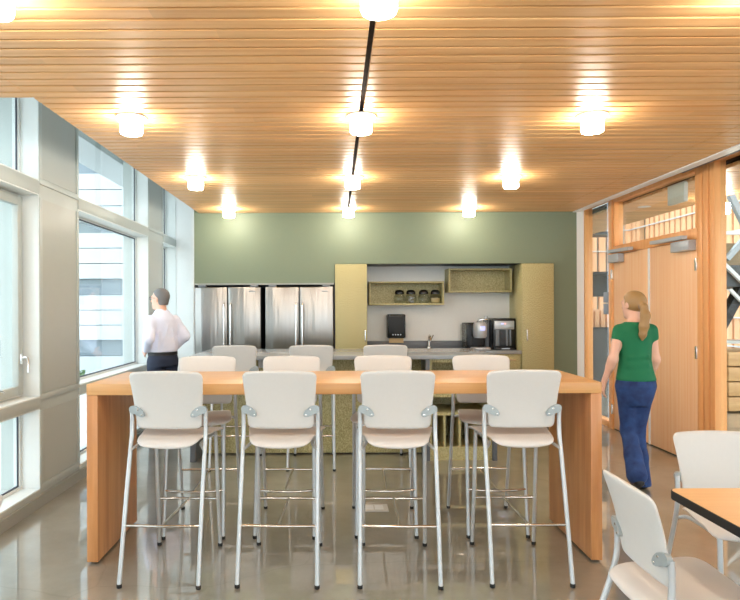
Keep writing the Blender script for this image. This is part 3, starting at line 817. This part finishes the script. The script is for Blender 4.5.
# ------------------------------------------------------------------ stools and chairs
def superring(w, t, n, p=5.0):
    out = []
    for k in range(n):
        a = 2*PI*k/n; c, s = math.cos(a), math.sin(a)
        out.append((w*math.copysign(abs(c)**(2/p), c), t*math.copysign(abs(s)**(2/2.2), s)))
    return out

def backrest_mb(z0, z1, y_bot, y_top, w_bot, w_top, th=0.026, curve=0.30):
    rings = []
    N = 22
    for i in range(N + 1):
        v = 0.5 - 0.5*math.cos(PI*i/N)
        w = w_bot + (w_top - w_bot)*(v**1.15)
        # rounded corners
        d = min(v, 1 - v)*(z1 - z0); r = 0.035 if v > 0.5 else 0.028
        cut = 0 if d >= r else r - math.sqrt(max(0, r*r - (r - d)**2))
        w -= cut
        e = min(v, 1 - v)*(z1 - z0); te = th/2*math.sqrt(max(0.02, 1 - max(0, 1 - e/0.012)**2))
        yc = y_bot + (y_top - y_bot)*v - 0.012*math.sin(PI*v)*-1
        ring = []
        for (x, dd) in superring(w, te, 40):
            crown = 0.010*(1 - (x/w_top)**2)*(1 if v > 0.5 else -0.4)*abs(2*v - 1)**2
            # concave towards the sitter
            ring.append((x, yc + dd + curve*x*x*(0.55 + 0.45*v), z0 + (z1 - z0)*v + crown))
        rings.append(ring)
    return MB().loft(rings)

def seat_mb(zt, y0, y1, w_rear, w_front, th=0.034):
    rings = []
    N = 24
    for i in range(N + 1):
        u = 0.5 - 0.5*math.cos(PI*i/N)
        y = y0 + (y1 - y0)*u
        w = w_rear + (w_front - w_rear)*min(1, u*1.12)**0.9
        d = min(u, 1 - u)*(y1 - y0); r = 0.05
        if d < r: w -= 0.8*(r - math.sqrt(max(0, r*r - (r - d)**2)))
        te = th/2*math.sqrt(max(0.03, 1 - max(0, 1 - d/0.018)**2))
        zc = zt - th/2 - 0.026*max(0, 1 - u/0.25)**2 - 0.030*max(0, (u - 0.72)/0.28)**2 - 0.008*math.sin(PI*u)
        ring = []
        for (x, dd) in superring(w, te, 40, 3.2):
            sag = -(0.010 + 0.010*(1 - u)**3)*(1 - (x/0.2)**2)
            ring.append((x, y, zc + dd + sag))
        rings.append(ring)
    return MB().loft(rings)

def make_seat(name, label, cat, group, bar):
    """local frame: the sitter faces +y; bar stools are 0.32 m taller"""
    H = 0.0 if bar else -0.315
    r = thing(name, label, cat, (0,0,0), 0, group)
    sz = 0.800 + H
    seat_mb(sz, -0.185, 0.265, 0.166, 0.240).build('seat', 'white_pad', r, smooth=60)
    backrest_mb(0.832 + H, 1.160 + H, -0.110, -0.192, 0.189, 0.214).build('backrest', 'white_shell', r, smooth=60)
    spl = 1.0 if bar else 0.72
    for s in (-1, 1):
        y_f = -0.31 if bar else -0.265
        kneez = 0.70 + H
        pts = [(s*0.218, y_f, 0.012), (s*0.2155, y_f + (-0.158 - y_f)*0.55, kneez*0.55), (s*0.2145, -0.152, kneez - 0.02), (s*0.214, -0.122, 0.79 + H), (s*0.214, -0.116, 0.87 + H), (s*0.214, -0.120, 0.945 + H)]
        l = MB().tube(smoothpath(pts, 5), 0.0125, 12).build('leg', 'silver_paint', r, smooth=60)
        MB().lathe([(0.0135, 0.0), (0.0145, 0.003), (0.0145, 0.018), (0.0135, 0.02)], n=12).xf(Matrix.Translation((s*0.218, y_f, 0))).build('foot_cap', 'black_rubber', l)
        # front leg: up and under the seat
        fy = 0.31 if bar else 0.25
        pts = [(s*0.197, fy, 0.012), (s*0.193, fy - (fy - 0.225)*0.5, 0.35 + H*0.5), (s*0.190, 0.226, sz - 0.075), (s*0.188, 0.205, sz - 0.056), (s*0.188, 0.17, sz - 0.053)]
        l = MB().tube(smoothpath(pts, 5), 0.0125, 12).build('leg', 'silver_paint', r, smooth=60)
        MB().lathe([(0.0135, 0.0), (0.0145, 0.003), (0.0145, 0.018), (0.0135, 0.02)], n=12).xf(Matrix.Translation((s*0.197, fy, 0))).build('foot_cap', 'black_rubber', l)
        pts = [(s*0.188, 0.165, sz - 0.053), (s*0.18, 0.05, sz - 0.056), (s*0.178, -0.08, sz - 0.060), (s*0.196, -0.125, sz - 0.072), (s*0.2145, -0.150, sz - 0.085)]
        MB().tube(smoothpath(pts, 4), 0.0095, 10).build('side_rail', 'silver_paint', r, smooth=60)
        # bracket from the upright to the back of the shell
        poly = []
        za = 0.955 + H
        for (u, v) in ((0.0, -0.020), (0.0, -0.004), (0.006, 0.006), (0.018, 0.011), (0.040, 0.008), (0.062, -0.002), (0.080, -0.018), (0.090, -0.036), (0.091, -0.046), (0.083, -0.054), (0.066, -0.053), (0.044, -0.044), (0.027, -0.036), (0.013, -0.034)):
            poly.append((s*(0.2235 - u), za + v))
        k = MB()
        A = [(x, -0.138 + (0.2235 - abs(x))*(-0.10), z) for x, z in poly]
        B = [(x, y + 0.020, z) for x, y, z in A]
        k.loft([A, B]); 
        k = k.build('arm_bracket', 'bracket_grey', r, smooth=30)
        for (u, v) in ((0.052, -0.012), (0.076, -0.042)):
            MB().lathe([(0.0055, 0), (0.005, 0.003), (0.001, 0.0035)], n=10).xf(Matrix.Translation((s*(0.2235 - u), -0.1385 - u*0.10, za + v)) @ Matrix.Rotation(PI/2, 4, 'X')).build('screw', 'chrome', k)
    if bar:
        yr = -0.31 + 0.153*(0.316/0.70)
        MB().tube(smoothpath([(-0.217, yr, 0.316), (0, yr - 0.006, 0.316), (0.217, yr, 0.316)], 6), 0.0085, 10).build('footrest', 'chrome', r)
        MB().tube(smoothpath([(-0.194, 0.275, 0.312), (-0.1, 0.293, 0.308), (0, 0.298, 0.307), (0.1, 0.293, 0.308), (0.194, 0.275, 0.312)], 5), 0.0085, 10).build('footrest', 'chrome', r)
        MB().tube([(0, yr - 0.004, 0.316), (0, 0.295, 0.309)], 0.008, 10).build('stretcher', 'chrome', r)
    return r

near = [(-0.952, 3.735, -2.5, 'white bar stool nearest the windows on the near side of the bar table'),
        (-0.31, 3.73, -2.1, 'white bar stool second from the left on the near side of the bar table'),
        (0.358, 3.715, -2.1, 'white bar stool third from the left on the near side of the bar table'),
        (1.068, 3.73, -0.4, 'white bar stool at the right end of the near side of the bar table')]
far = [(-0.941, 4.464, 180, 'white bar stool at the window end of the far side of the bar table'),
       (-0.327, 4.464, 177.8, 'white bar stool on the far side of the bar table, second from the windows'),
       (0.345, 4.464, 178, 'white bar stool on the far side of the bar table, third from the windows'),
       (1.071, 4.464, 180, 'white bar stool at the right end of the far side of the bar table')]
third = [(-0.965, 6.185, 1, 'white bar stool at the left end of the grey breakfast counter'),
         (-0.225, 6.185, -1, 'middle white bar stool at the grey breakfast counter in front of the refrigerators'),
         (0.48, 6.185, 0, 'white bar stool at the grey breakfast counter in front of the sink')]
st0 = make_seat('bar_stool', near[0][3], 'stool', 'white bar stools', True)
for i, (x, y, a, lb) in enumerate(near + far + third):
    if i == 0: st0.location = (x, y, 0); st0.rotation_euler = (0, 0, math.radians(a))
    else: dup(st0, (x, y, 0), math.radians(a), lb)

ch0 = make_seat('dining_chair', 'white chair with grey frame at the left side of the near table', 'chair', 'white low chairs', False)
ch0.location = (1.292, 2.42, 0); ch0.rotation_euler = (0, 0, math.radians(-90))
dup(ch0, (2.005, 3.185, 0), math.radians(178), 'white chair with grey frame on the far side of the near table')
dup(ch0, (-1.395, 2.10, 0), math.radians(90), 'white chair of which only the back edge shows at the left frame edge')

nt_ = thing('cafe_table', 'beech-topped table with black edge in the near right corner', 'table', (1.42, 1.80, 0))
rc = 0.04; W_, D_ = 0.92, 0.90
def rrect(x0, x1, y0, y1, r, n=6):
    P = []
    for (cx, cy, a0) in ((x1-r, y1-r, 0), (x0+r, y1-r, 90), (x0+r, y0+r, 180), (x1-r, y0+r, 270)):
        for k in range(n+1):
            a = math.radians(a0 + 90*k/n); P.append((cx + r*math.cos(a), cy + r*math.sin(a)))
    return P
MB().prism(rrect(0.004, W_-0.004, 0.004, D_-0.004, rc), 'z', 0.728, 0.742).build('tabletop', 'beech_laminate', nt_)
MB().prism(rrect(0, W_, 0, D_, rc), 'z', 0.705, 0.7405, 0.003).build('edge_band', 'black_rubber', nt_)
MB().tube([(W_/2, D_/2, 0.04), (W_/2, D_/2, 0.70)], 0.038, 16).build('column', 'silver_paint', nt_)
b = MB()
for k in range(4):
    a = PI/4 + k*PI/2; b.bar((W_/2, D_/2, 0.035), (W_/2 + 0.36*math.cos(a), D_/2 + 0.36*math.sin(a), 0.022), 0.06, 0.03)
b.build('base', 'silver_paint', nt_)

# ------------------------------------------------------------------ people: smooth blended volumes turned into one skin
class Field:
    def __init__(self, lo, hi, h):
        self.lo = np.array(lo, float); self.h = h
        n = np.ceil((np.array(hi) - self.lo)/h).astype(int) + 1
        self.ax = [self.lo[i] + h*np.arange(n[i]) for i in range(3)]
        self.f = np.full(tuple(n), 0.5, np.float32)
    def sub(self, lo, hi):
        sl = []
        for i in range(3):
            a = int(max(0, math.floor((lo[i] - self.lo[i])/self.h))); b = int(min(len(self.ax[i]), math.ceil((hi[i] - self.lo[i])/self.h) + 1))
            if b <= a: return None
            sl.append(slice(a, b))
        X, Y, Z = np.meshgrid(*(self.ax[i][sl[i]] for i in range(3)), indexing='ij')
        return tuple(sl), X, Y, Z
    def smin(self, sl, d, k):
        a = self.f[sl]
        if k <= 0: self.f[sl] = np.minimum(a, d); return
        hh = np.clip(0.5 + 0.5*(a - d)/k, 0, 1)
        self.f[sl] = a*(1 - hh) + d*hh - k*hh*(1 - hh)
    def cone(self, a, b, ra, rb, k=0.02, grow=0.0, flat=None):
        a, b = np.array(a, float), np.array(b, float); ra += grow; rb += grow
        R = max(ra, rb) + k + 0.03
        s = self.sub(np.minimum(a, b) - R, np.maximum(a, b) + R)
        if s is None: return self
        sl, X, Y, Z = s
        d = b - a; L2 = max(1e-9, d @ d)
        t = np.clip(((X - a[0])*d[0] + (Y - a[1])*d[1] + (Z - a[2])*d[2])/L2, 0, 1)
        q = np.sqrt((X - a[0] - t*d[0])**2 + (Y - a[1] - t*d[1])**2 + (Z - a[2] - t*d[2])**2) - (ra + (rb - ra)*t)
        self.smin(sl, q, k); return self
    def chain(self, P, R, k=0.02, grow=0.0):
        for i in range(len(P) - 1): self.cone(P[i], P[i+1], R[i], R[i+1], k, grow)
        return self
    def ell(self, c, r, k=0.02, rz=0.0, grow=0.0, rx=0.0):
        c = np.array(c, float); r = np.array(r, float) + grow; R = r.max() + k + 0.03
        s = self.sub(c - R, c + R)
        if s is None: return self
        sl, X, Y, Z = s; x, y, z = X - c[0], Y - c[1], Z - c[2]
        co, si = math.cos(-rz), math.sin(-rz); x, y = x*co - y*si, x*si + y*co
        if rx:
            co, si = math.cos(-rx), math.sin(-rx); y, z = y*co - z*si, y*si + z*co
        k0 = np.sqrt((x/r[0])**2 + (y/r[1])**2 + (z/r[2])**2)
        k1 = np.sqrt((x/r[0]**2)**2 + (y/r[1]**2)**2 + (z/r[2]**2)**2) + 1e-9
        self.smin(sl, k0*(k0 - 1)/k1, k); return self
    def stack(self, secs, k=0.02, grow=0.0):
        """secs: (z, cx, cy, rx, ry) elliptical sections, bottom to top"""
        Zs = np.array([s[0] for s in secs]); A = np.array(secs)
        s = self.sub((A[:,1].min() - A[:,3].max() - 0.08, A[:,2].min() - A[:,4].max() - 0.08, Zs[0] - 0.1), (A[:,1].max() + A[:,3].max() + 0.08, A[:,2].max() + A[:,4].max() + 0.08, Zs[-1] + 0.1))
        sl, X, Y, Z = s
        zz = np.clip(Z, Zs[0], Zs[-1])
        cx, cy, rx, ry = (np.interp(zz, Zs, A[:,i]) for i in (1, 2, 3, 4))
        rx = rx + grow; ry = ry + grow
        q = (np.sqrt(((X - cx)/rx)**2 + ((Y - cy)/ry)**2) - 1)*np.minimum(rx, ry)
        out = np.maximum(Zs[0] - Z, Z - Zs[-1])
        q = np.maximum(q, out)
        self.smin(sl, q, k); return self
    def cut(self, fn):
        X, Y, Z = np.meshgrid(*self.ax, indexing='ij')
        self.f = np.maximum(self.f, fn(X, Y, Z)).astype(np.float32); return self
    def build(self, name, material, parent, smooth_iter=2):
        f = self.f; n = f.shape; ins = f < 0
        # naive surface nets
        c = np.zeros(tuple(k - 1 for k in n), np.int8)
        offs = [(i, j, k) for i in (0,1) for j in (0,1) for k in (0,1)]
        for (i, j, k) in offs: c += ins[i:n[0]-1+i, j:n[1]-1+j, k:n[2]-1+k]
        act = np.argwhere((c > 0) & (c < 8))
        idx = -np.ones(c.shape, np.int64); idx[tuple(act.T)] = np.arange(len(act))
        acc = np.zeros((len(act), 3)); cnt = np.zeros(len(act))
        for p in offs:
            for ax in range(3):
                if p[ax]: continue
                q = list(p); q[ax] = 1
                va = f[tuple((act + p).T)]; vb = f[tuple((act + q).T)]
                m_ = (va < 0) != (vb < 0)
                t = np.where(m_, va/(va - vb + 1e-12), 0)
                pt_ = np.tile(np.array(p, float), (len(act), 1)); pt_[:, ax] += t
                acc[m_] += pt_[m_]; cnt[m_] += 1
        V = self.lo + self.h*(act + acc/cnt[:, None])
        faces = []
        for ax in range(3):
            u, w = (ax + 1) % 3, (ax + 2) % 3
            sl0 = [slice(None)]*3; sl1 = [slice(None)]*3
            sl0[ax] = slice(0, n[ax]-1); sl1[ax] = slice(1, n[ax])
            e = np.argwhere(ins[tuple(sl0)] != ins[tuple(sl1)])
            e = e[(e[:, u] > 0) & (e[:, w] > 0) & (e[:, u] < n[u]-1) & (e[:, w] < n[w]-1)]
            flip = ins[tuple(e.T)]
            q = []
            for (du, dw) in ((-1,-1), (0,-1), (0,0), (-1,0)):
                t = e.copy(); t[:, u] += du; t[:, w] += dw; q.append(idx[tuple(t.T)])
            q = np.stack(q, 1); q[~flip] = q[~flip][:, ::-1]
            faces.append(q)
        F = np.concatenate(faces); F = F[(F >= 0).all(1)]
        for _ in range(smooth_iter):
            a2 = np.zeros_like(V); cn = np.zeros(len(V))
            for i in range(4):
                np.add.at(a2, F[:, i], V[F[:, (i+1) % 4]] + V[F[:, (i-1) % 4]]); np.add.at(cn, F[:, i], 2)
            V = V*0.4 + 0.6*a2/np.maximum(cn, 1)[:, None]
        me = bpy.data.meshes.new(name)
        me.from_pydata(V.tolist(), [], F.tolist()); me.update()
        me.polygons.foreach_set('use_smooth', [True]*len(me.polygons))
        me.materials.append(MATS[material])
        o = bpy.data.objects.new(name, me); COL.objects.link(o); o.parent = parent
        return o

def rot2(x, y, a): return (x*math.cos(a) - y*math.sin(a), x*math.sin(a) + y*math.cos(a))
def add_head(F, c, s, turn):
    """face looks along +y turned by turn; c the middle of the head"""
    def P(x, y, z): q = rot2(x*s, y*s, turn); return (c[0] + q[0], c[1] + q[1], c[2] + z*s)
    F.ell(P(0, -0.012, 0.030), (0.074*s, 0.092*s, 0.084*s), 0.02, turn)
    F.ell(P(0, 0.022, -0.035), (0.058*s, 0.068*s, 0.082*s), 0.03, turn)
    F.cone(P(0, 0.070, -0.095), P(0, 0.050, -0.085), 0.020*s, 0.03*s, 0.03)          # chin
    F.cone(P(0, 0.088, 0.012), P(0, 0.106, -0.026), 0.009*s, 0.013*s, 0.012)         # nose
    F.cone(P(-0.02, 0.082, -0.056), P(0.02, 0.082, -0.056), 0.008*s, 0.008*s, 0.008) # lips
    for q in (-1, 1):
        F.cone(P(q*0.045, 0.074, 0.026), P(q*0.018, 0.086, 0.028), 0.010*s, 0.010*s, 0.014)   # brow
        F.ell(P(q*0.032, 0.078, 0.008), (0.013*s, 0.011*s, 0.010*s), 0.004, turn)              # eye
        F.ell(P(q*0.076, -0.008, -0.004), (0.010*s, 0.020*s, 0.032*s), 0.006, turn)            # ear
    return P

def add_hand(F, wrist, d, side, palm_n, s=1.0, curl=0.35):
    """d along the hand, palm_n out of the palm, side towards the thumb; five separate bent fingers"""
    w = Vector(wrist); d = Vector(d).normalized(); n_ = Vector(palm_n); n_ = (n_ - d*n_.dot(d)).normalized()
    t = d.cross(n_).normalized()
    if t.dot(Vector(side)) < 0: t = -t
    for k in range(4):
        o = (0.030 - 0.020*k)*s
        F.cone(w + t*o*0.6, w + d*0.085*s + t*o, 0.014*s, 0.0115*s, 0.012)
    L = (0.072, 0.080, 0.074, 0.058)
    for k in range(4):
        o = (0.031 - 0.0205*k)*s
        p0 = w + d*0.085*s + t*o
        d1 = (d*math.cos(curl) + n_*math.sin(curl)).normalized(); d2 = (d*math.cos(curl*2.1) + n_*math.sin(curl*2.1)).normalized()
        p1 = p0 + d1*L[k]*0.52*s; p2 = p1 + d2*L[k]*0.48*s
        F.chain([p0, p1, p2], [0.0095*s, 0.0088*s, 0.0075*s], 0.002)
    b0 = w + d*0.022*s + t*0.028*s
    b1 = b0 + (d*0.6 + t*0.75 + n_*0.25).normalized()*0.045*s
    b2 = b1 + (d*0.95 + t*0.15 + n_*0.35).normalized()*0.034*s
    F.chain([b0, b1, b2], [0.015*s, 0.0105*s, 0.0085*s], 0.006)

def foot(F, ankle, toe, k=0.02, grow=0.0):
    a, t = np.array(ankle), np.array(toe)
    h = a + np.array((0, -0.035, -0.045))
    F.cone(a, h, 0.036, 0.034, k, grow); F.cone(h, t, 0.034, 0.026, k, grow); F.cone(t, t + (t - h)*np.array((0.18, 0.18, 0)), 0.027, 0.021, k, grow)

# --- woman walking to the doors
WX, WY = 2.505, 5.26
wo = thing('person', 'person in green t-shirt and blue jeans with a ponytail, walking towards the timber doors', 'person', (WX, WY, 0), math.radians(-4), 'people')
w_tor = [(0.80, 0, -0.008, 0.135, 0.112), (0.86, 0, -0.014, 0.152, 0.120), (0.92, 0, -0.012, 0.148, 0.114), (1.00, 0, 0.0, 0.130, 0.098), (1.08, 0, 0.005, 0.118, 0.090), (1.16, 0, 0.010, 0.122, 0.096), (1.25, 0, 0.015, 0.134, 0.104), (1.32, 0, 0.005, 0.136, 0.092), (1.365, 0, -0.005, 0.112, 0.070), (1.40, 0, -0.008, 0.070, 0.052)]
w_ls, w_le, w_lw = (-0.132, -0.005, 1.325), (-0.192, -0.03, 1.080), (-0.238, 0.045, 0.890)
w_rs, w_re, w_rw = (0.130, -0.005, 1.325), (0.166, 0.01, 1.080), (0.158, 0.12, 0.885)
w_lh, w_lk, w_la = (-0.072, 0.0, 0.85), (-0.040, 0.045, 0.475), (-0.070, -0.20, 0.165)
w_rh, w_rk, w_ra = (0.072, 0.0, 0.85), (0.034, 0.055, 0.47), (0.055, 0.03, 0.085)
def w_body(F):
    F.stack(w_tor, 0.02)
    F.cone((0, -0.005, 1.37), (0, 0.012, 1.47), 0.055, 0.048, 0.03)
    add_head(F, (-0.008, 0.022, 1.535), 1.0, math.radians(26))
    for (s_, e_, w_, sd) in ((w_ls, w_le, w_lw, (0.3, 1, 0)), (w_rs, w_re, w_rw, (-0.3, 1, 0))):
        F.chain([s_, e_, w_], [0.044, 0.035, 0.024], 0.03); F.cone(e_, tuple(np.array(e_)*0.7 + np.array(w_)*0.3), 0.034, 0.036, 0.02)
        dd = np.array(w_) - np.array(e_); dd = dd/np.linalg.norm(dd)
        add_hand(F, w_, (dd[0]*0.4, dd[1]*0.5 + 0.05, -1), sd, (-np.sign(s_[0]), 0, 0), 0.93)
    for (h_, k_, a_) in ((w_lh, w_lk, w_la), (w_rh, w_rk, w_ra)): F.chain([h_, k_, a_], [0.074, 0.050, 0.036], 0.03)
    foot(F, w_ra, (0.078, 0.135, 0.028)); foot(F, w_la, (-0.085, -0.11, 0.032))
    return F
LO, HI = (-0.36, -0.36, -0.02), (0.36, 0.36, 1.72)
w_body(Field(LO, HI, 0.0062)).build('body', 'skin', wo)
F = Field(LO, HI, 0.0075).stack(w_tor, 0.02, 0.010)
for (s_, e_) in ((w_ls, w_le), (w_rs, w_re)): F.cone(s_, tuple(np.array(s_)*0.76 + np.array(e_)*0.24), 0.043, 0.042, 0.03, 0.007)
for z, dy in ((0.965, 0.006), (1.03, 0.004), (1.10, 0.003)): F.cone((-0.08, -0.075, z), (0.07, -0.085, z + 0.012), 0.009, 0.009, 0.025)
F.cut(lambda X, Y, Z: np.maximum(0.905 - Z, (Z - 1.395) - 0.35*np.abs(X)*0))
F.cut(lambda X, Y, Z: 0.075 - np.sqrt((X)**2 + (Y - 0.02)**2 + (Z - 1.435)**2))
F.build('t_shirt', 'tee_green', wo, 4)
F = Field(LO, HI, 0.0075).stack([(0.70, 0, -0.01, 0.085, 0.075), (0.75, 0, -0.01, 0.118, 0.098)] + [s for s in w_tor if s[0] < 0.97], 0.03, 0.006)
for (h_, k_, a_, hem) in ((w_lh, w_lk, w_la, -0.01), (w_rh, w_rk, w_ra, 0.0)):
    kk, aa = np.array(k_), np.array(a_); mid = kk*0.45 + aa*0.55
    F.chain([h_, k_, tuple(mid), tuple(aa + np.array((0, 0, -0.06 if hem == 0 else 0.0)))], [0.082, 0.062, 0.066, 0.080], 0.03)
F.cut(lambda X, Y, Z: np.maximum(Z - 0.945, 0.022 - Z))
F.build('jeans', 'denim', wo, 4)
for (a_, t_) in ((w_ra, (0.078, 0.135, 0.028)), (w_la, (-0.085, -0.11, 0.032))):
    F = Field(LO, HI, 0.008); foot(F, a_, t_, 0.02, 0.005); zt = a_[2] + 0.0
    F.cut(lambda X, Y, Z: np.maximum(Z - zt, 0.0 - Z)).build('shoe', 'black_leather', wo)
# hair: cap with the face left free, and a ponytail
hc = (-0.008, 0.022, 1.535); ha = math.radians(26)
F = Field((-0.2, -0.25, 1.2), (0.2, 0.2, 1.72), 0.006)
F.ell((hc[0] + 0.008, hc[1] - 0.010, hc[2] + 0.026), (0.084, 0.103, 0.094), 0.02, ha)
fx, fy = rot2(0, 1, ha)
F.cut(lambda X, Y, Z: ((X - hc[0])*fx + (Y - hc[1])*fy) - 0.020 - 1.1*np.maximum(0, Z - 1.575) + 0.5*np.maximum(0, 1.52 - Z))
F.chain([(0.020, -0.070, 1.530), (0.026, -0.115, 1.518), (0.028, -0.135, 1.45), (0.020, -0.128, 1.36), (0.012, -0.122, 1.29), (0.008, -0.120, 1.245)], [0.028, 0.028, 0.036, 0.036, 0.028, 0.009], 0.02)
F.build('hair', 'hair_blonde', wo)
MB().tube([(0.024 + 0.027*math.cos(t), -0.094, 1.522 + 0.027*math.sin(t)) for t in [2*PI*k/14 for k in range(14)]], 0.007, 8, closed=True).build('hair_tie', 'hair_grey', wo)

# --- man at the windows, hands on hips
MX, MY = -2.0, 7.30
ma = thing('person', 'grey-haired person in white shirt and dark trousers, hands on hips, looking out of the window', 'person', (MX, MY, 0), math.radians(50), 'people')
m_tor = [(0.86, 0, -0.01, 0.165, 0.125), (0.94, 0, -0.012, 0.170, 0.128), (1.02, 0, -0.005, 0.160, 0.122), (1.10, 0, 0.005, 0.160, 0.125), (1.20, 0, 0.010, 0.172, 0.125), (1.32, 0, 0.010, 0.182, 0.122), (1.39, 0, 0.0, 0.168, 0.105), (1.445, 0, 0.0, 0.120, 0.080), (1.49, 0, 0.008, 0.075, 0.062)]
m_ls, m_le, m_lw = (-0.172, -0.005, 1.385), (-0.285, -0.150, 1.185), (-0.200, 0.035, 1.045)
m_rs, m_re, m_rw = (0.172, -0.005, 1.385), (0.245, -0.085, 1.195), (0.190, 0.045, 1.050)
m_leg = {-1: ((-0.09, 0, 0.90), (-0.105, 0.02, 0.50), (-0.115, -0.02, 0.085)), 1: ((0.09, 0, 0.90), (0.105, 0.02, 0.50), (0.115, -0.02, 0.085))}
LO, HI = (-0.42, -0.38, -0.02), (0.42, 0.38, 1.82)
F = Field(LO, HI, 0.0066).stack(m_tor, 0.02, -0.006)
F.cone((0, 0.0, 1.46), (0, 0.03, 1.56), 0.060, 0.056, 0.03)
add_head(F, (0, 0.048, 1.632), 1.06, math.radians(22))
for (s_, e_, w_) in ((m_ls, m_le, m_lw), (m_rs, m_re, m_rw)):
    F.chain([s_, e_, w_], [0.055, 0.042, 0.029], 0.03)
    q = -1 if s_[0] < 0 else 1
    add_hand(F, w_, (-q*0.25, 0.85, -0.45), (0, -0.3, 1), (-q, 0.2, 0), 0.98, 0.30)
for s in (-1, 1):
    F.chain(m_leg[s], [0.088, 0.060, 0.042], 0.03); foot(F, m_leg[s][2], (s*0.135, 0.165, 0.028))
F.build('body', 'skin', ma)
F = Field(LO, HI, 0.0075).stack(m_tor, 0.02, 0.010)
F.stack([(1.01, 0, -0.012, 0.150, 0.115), (1.04, 0, -0.012, 0.172, 0.136), (1.10, 0, -0.004, 0.174, 0.140), (1.18, 0, 0.0, 0.172, 0.132)], 0.02, 0.0)
for (s_, e_, w_) in ((m_ls, m_le, m_lw), (m_rs, m_re, m_rw)):
    e2, w2 = np.array(e_), np.array(w_)
    F.chain([s_, e_, tuple(e2*0.12 + w2*0.88)], [0.058, 0.054, 0.040], 0.045, 0.004)
    for t in (0.6, 0.8): 
        p = np.array(s_)*(1-t) + e2*t; F.cone(p, p + np.array((0.01, -0.02, 0.0)), 0.055, 0.052, 0.012)
F.cone((-0.02, 0.006, 1.478), (0.02, 0.006, 1.478), 0.058, 0.058, 0.03)      # collar
for (a_, b_) in (((-0.08, -0.125, 1.10), (-0.02, -0.12, 1.32)), ((0.07, -0.128, 1.08), (0.05, -0.12, 1.28)), ((-0.13, -0.10, 1.08), (-0.12, -0.10, 1.25))): F.cone(a_, b_, 0.013, 0.010, 0.02)
F.cut(lambda X, Y, Z: np.maximum(1.022 - Z, Z - 1.512 - 0.25*np.maximum(0, -Y)))
F.build('shirt', 'shirt_white', ma, 6)
F = Field(LO, HI, 0.0075).stack([s for s in m_tor if s[0] < 1.05], 0.02, 0.008)
for s in (-1, 1):
    h_, k_, a_ = m_leg[s]; F.chain([h_, k_, (a_[0], a_[1], 0.05)], [0.100, 0.080, 0.070], 0.03)
F.cut(lambda X, Y, Z: np.maximum(Z - 1.018, 0.035 - Z))
tr = F.build('trousers', 'navy_cloth', ma)
MB().loft([[(0.171*sc*math.cos(t), -0.005 + 0.132*sc*math.sin(t), z) for t in [2*PI*k/40 for k in range(40)]] for (z, sc) in ((0.985, 1.03), (0.987, 1.05), (1.02, 1.05), (1.022, 1.03))]).build('belt', 'black_leather', ma)
for s in (-1, 1):
    F = Field(LO, HI, 0.008); foot(F, m_leg[s][2], (s*0.135, 0.165, 0.028), 0.02, 0.006)
    F.cut(lambda X, Y, Z: np.maximum(Z - 0.085, 0.0 - Z)).build('shoe', 'black_leather', ma)
hc2 = (0, 0.048, 1.632); ha2 = math.radians(22); gx, gy = rot2(0, 1, ha2)
F = Field((-0.2, -0.2, 1.45), (0.2, 0.25, 1.82), 0.006)
F.ell((hc2[0] + 0.006, hc2[1] - 0.016, hc2[2] + 0.034), (0.087, 0.106, 0.096), 0.02, ha2)
F.cut(lambda X, Y, Z: ((X - hc2[0])*gx + (Y - hc2[1])*gy) + 0.004 - 1.0*np.maximum(0, Z - 1.655) + 0.25*np.maximum(0, 1.625 - Z))
F.ell((hc2[0] + 0.012, hc2[1] - 0.035, hc2[2] - 0.035), (0.066, 0.070, 0.075), 0.02, ha2)
F.cut(lambda X, Y, Z: 1.562 - Z)
F.cut(lambda X, Y, Z: ((X - hc2[0])*gx + (Y - hc2[1])*gy) + 0.018 - 1.0*np.maximum(0, Z - 1.640))
F.build('hair', 'hair_grey', ma)
def HP(x, y, z): q = rot2(x*1.06, y*1.06, ha2); return (hc2[0] + q[0], hc2[1] + q[1], hc2[2] + z*1.06)
b = MB()
for s in (-1, 1):
    b.tube([HP(s*0.034 + 0.023*math.cos(t), 0.100, 0.008 + 0.017*math.sin(t)) for t in [2*PI*k/14 for k in range(14)]], 0.0022, 6, closed=True)
    b.tube([HP(s*0.057, 0.100, 0.012), HP(s*0.080, 0.04, 0.012), HP(s*0.082, -0.01, 0.008)], 0.0022, 6)
b.tube([HP(-0.011, 0.101, 0.010), HP(0.011, 0.101, 0.010)], 0.002, 6)
b.build('glasses', 'dark_steel', ma)
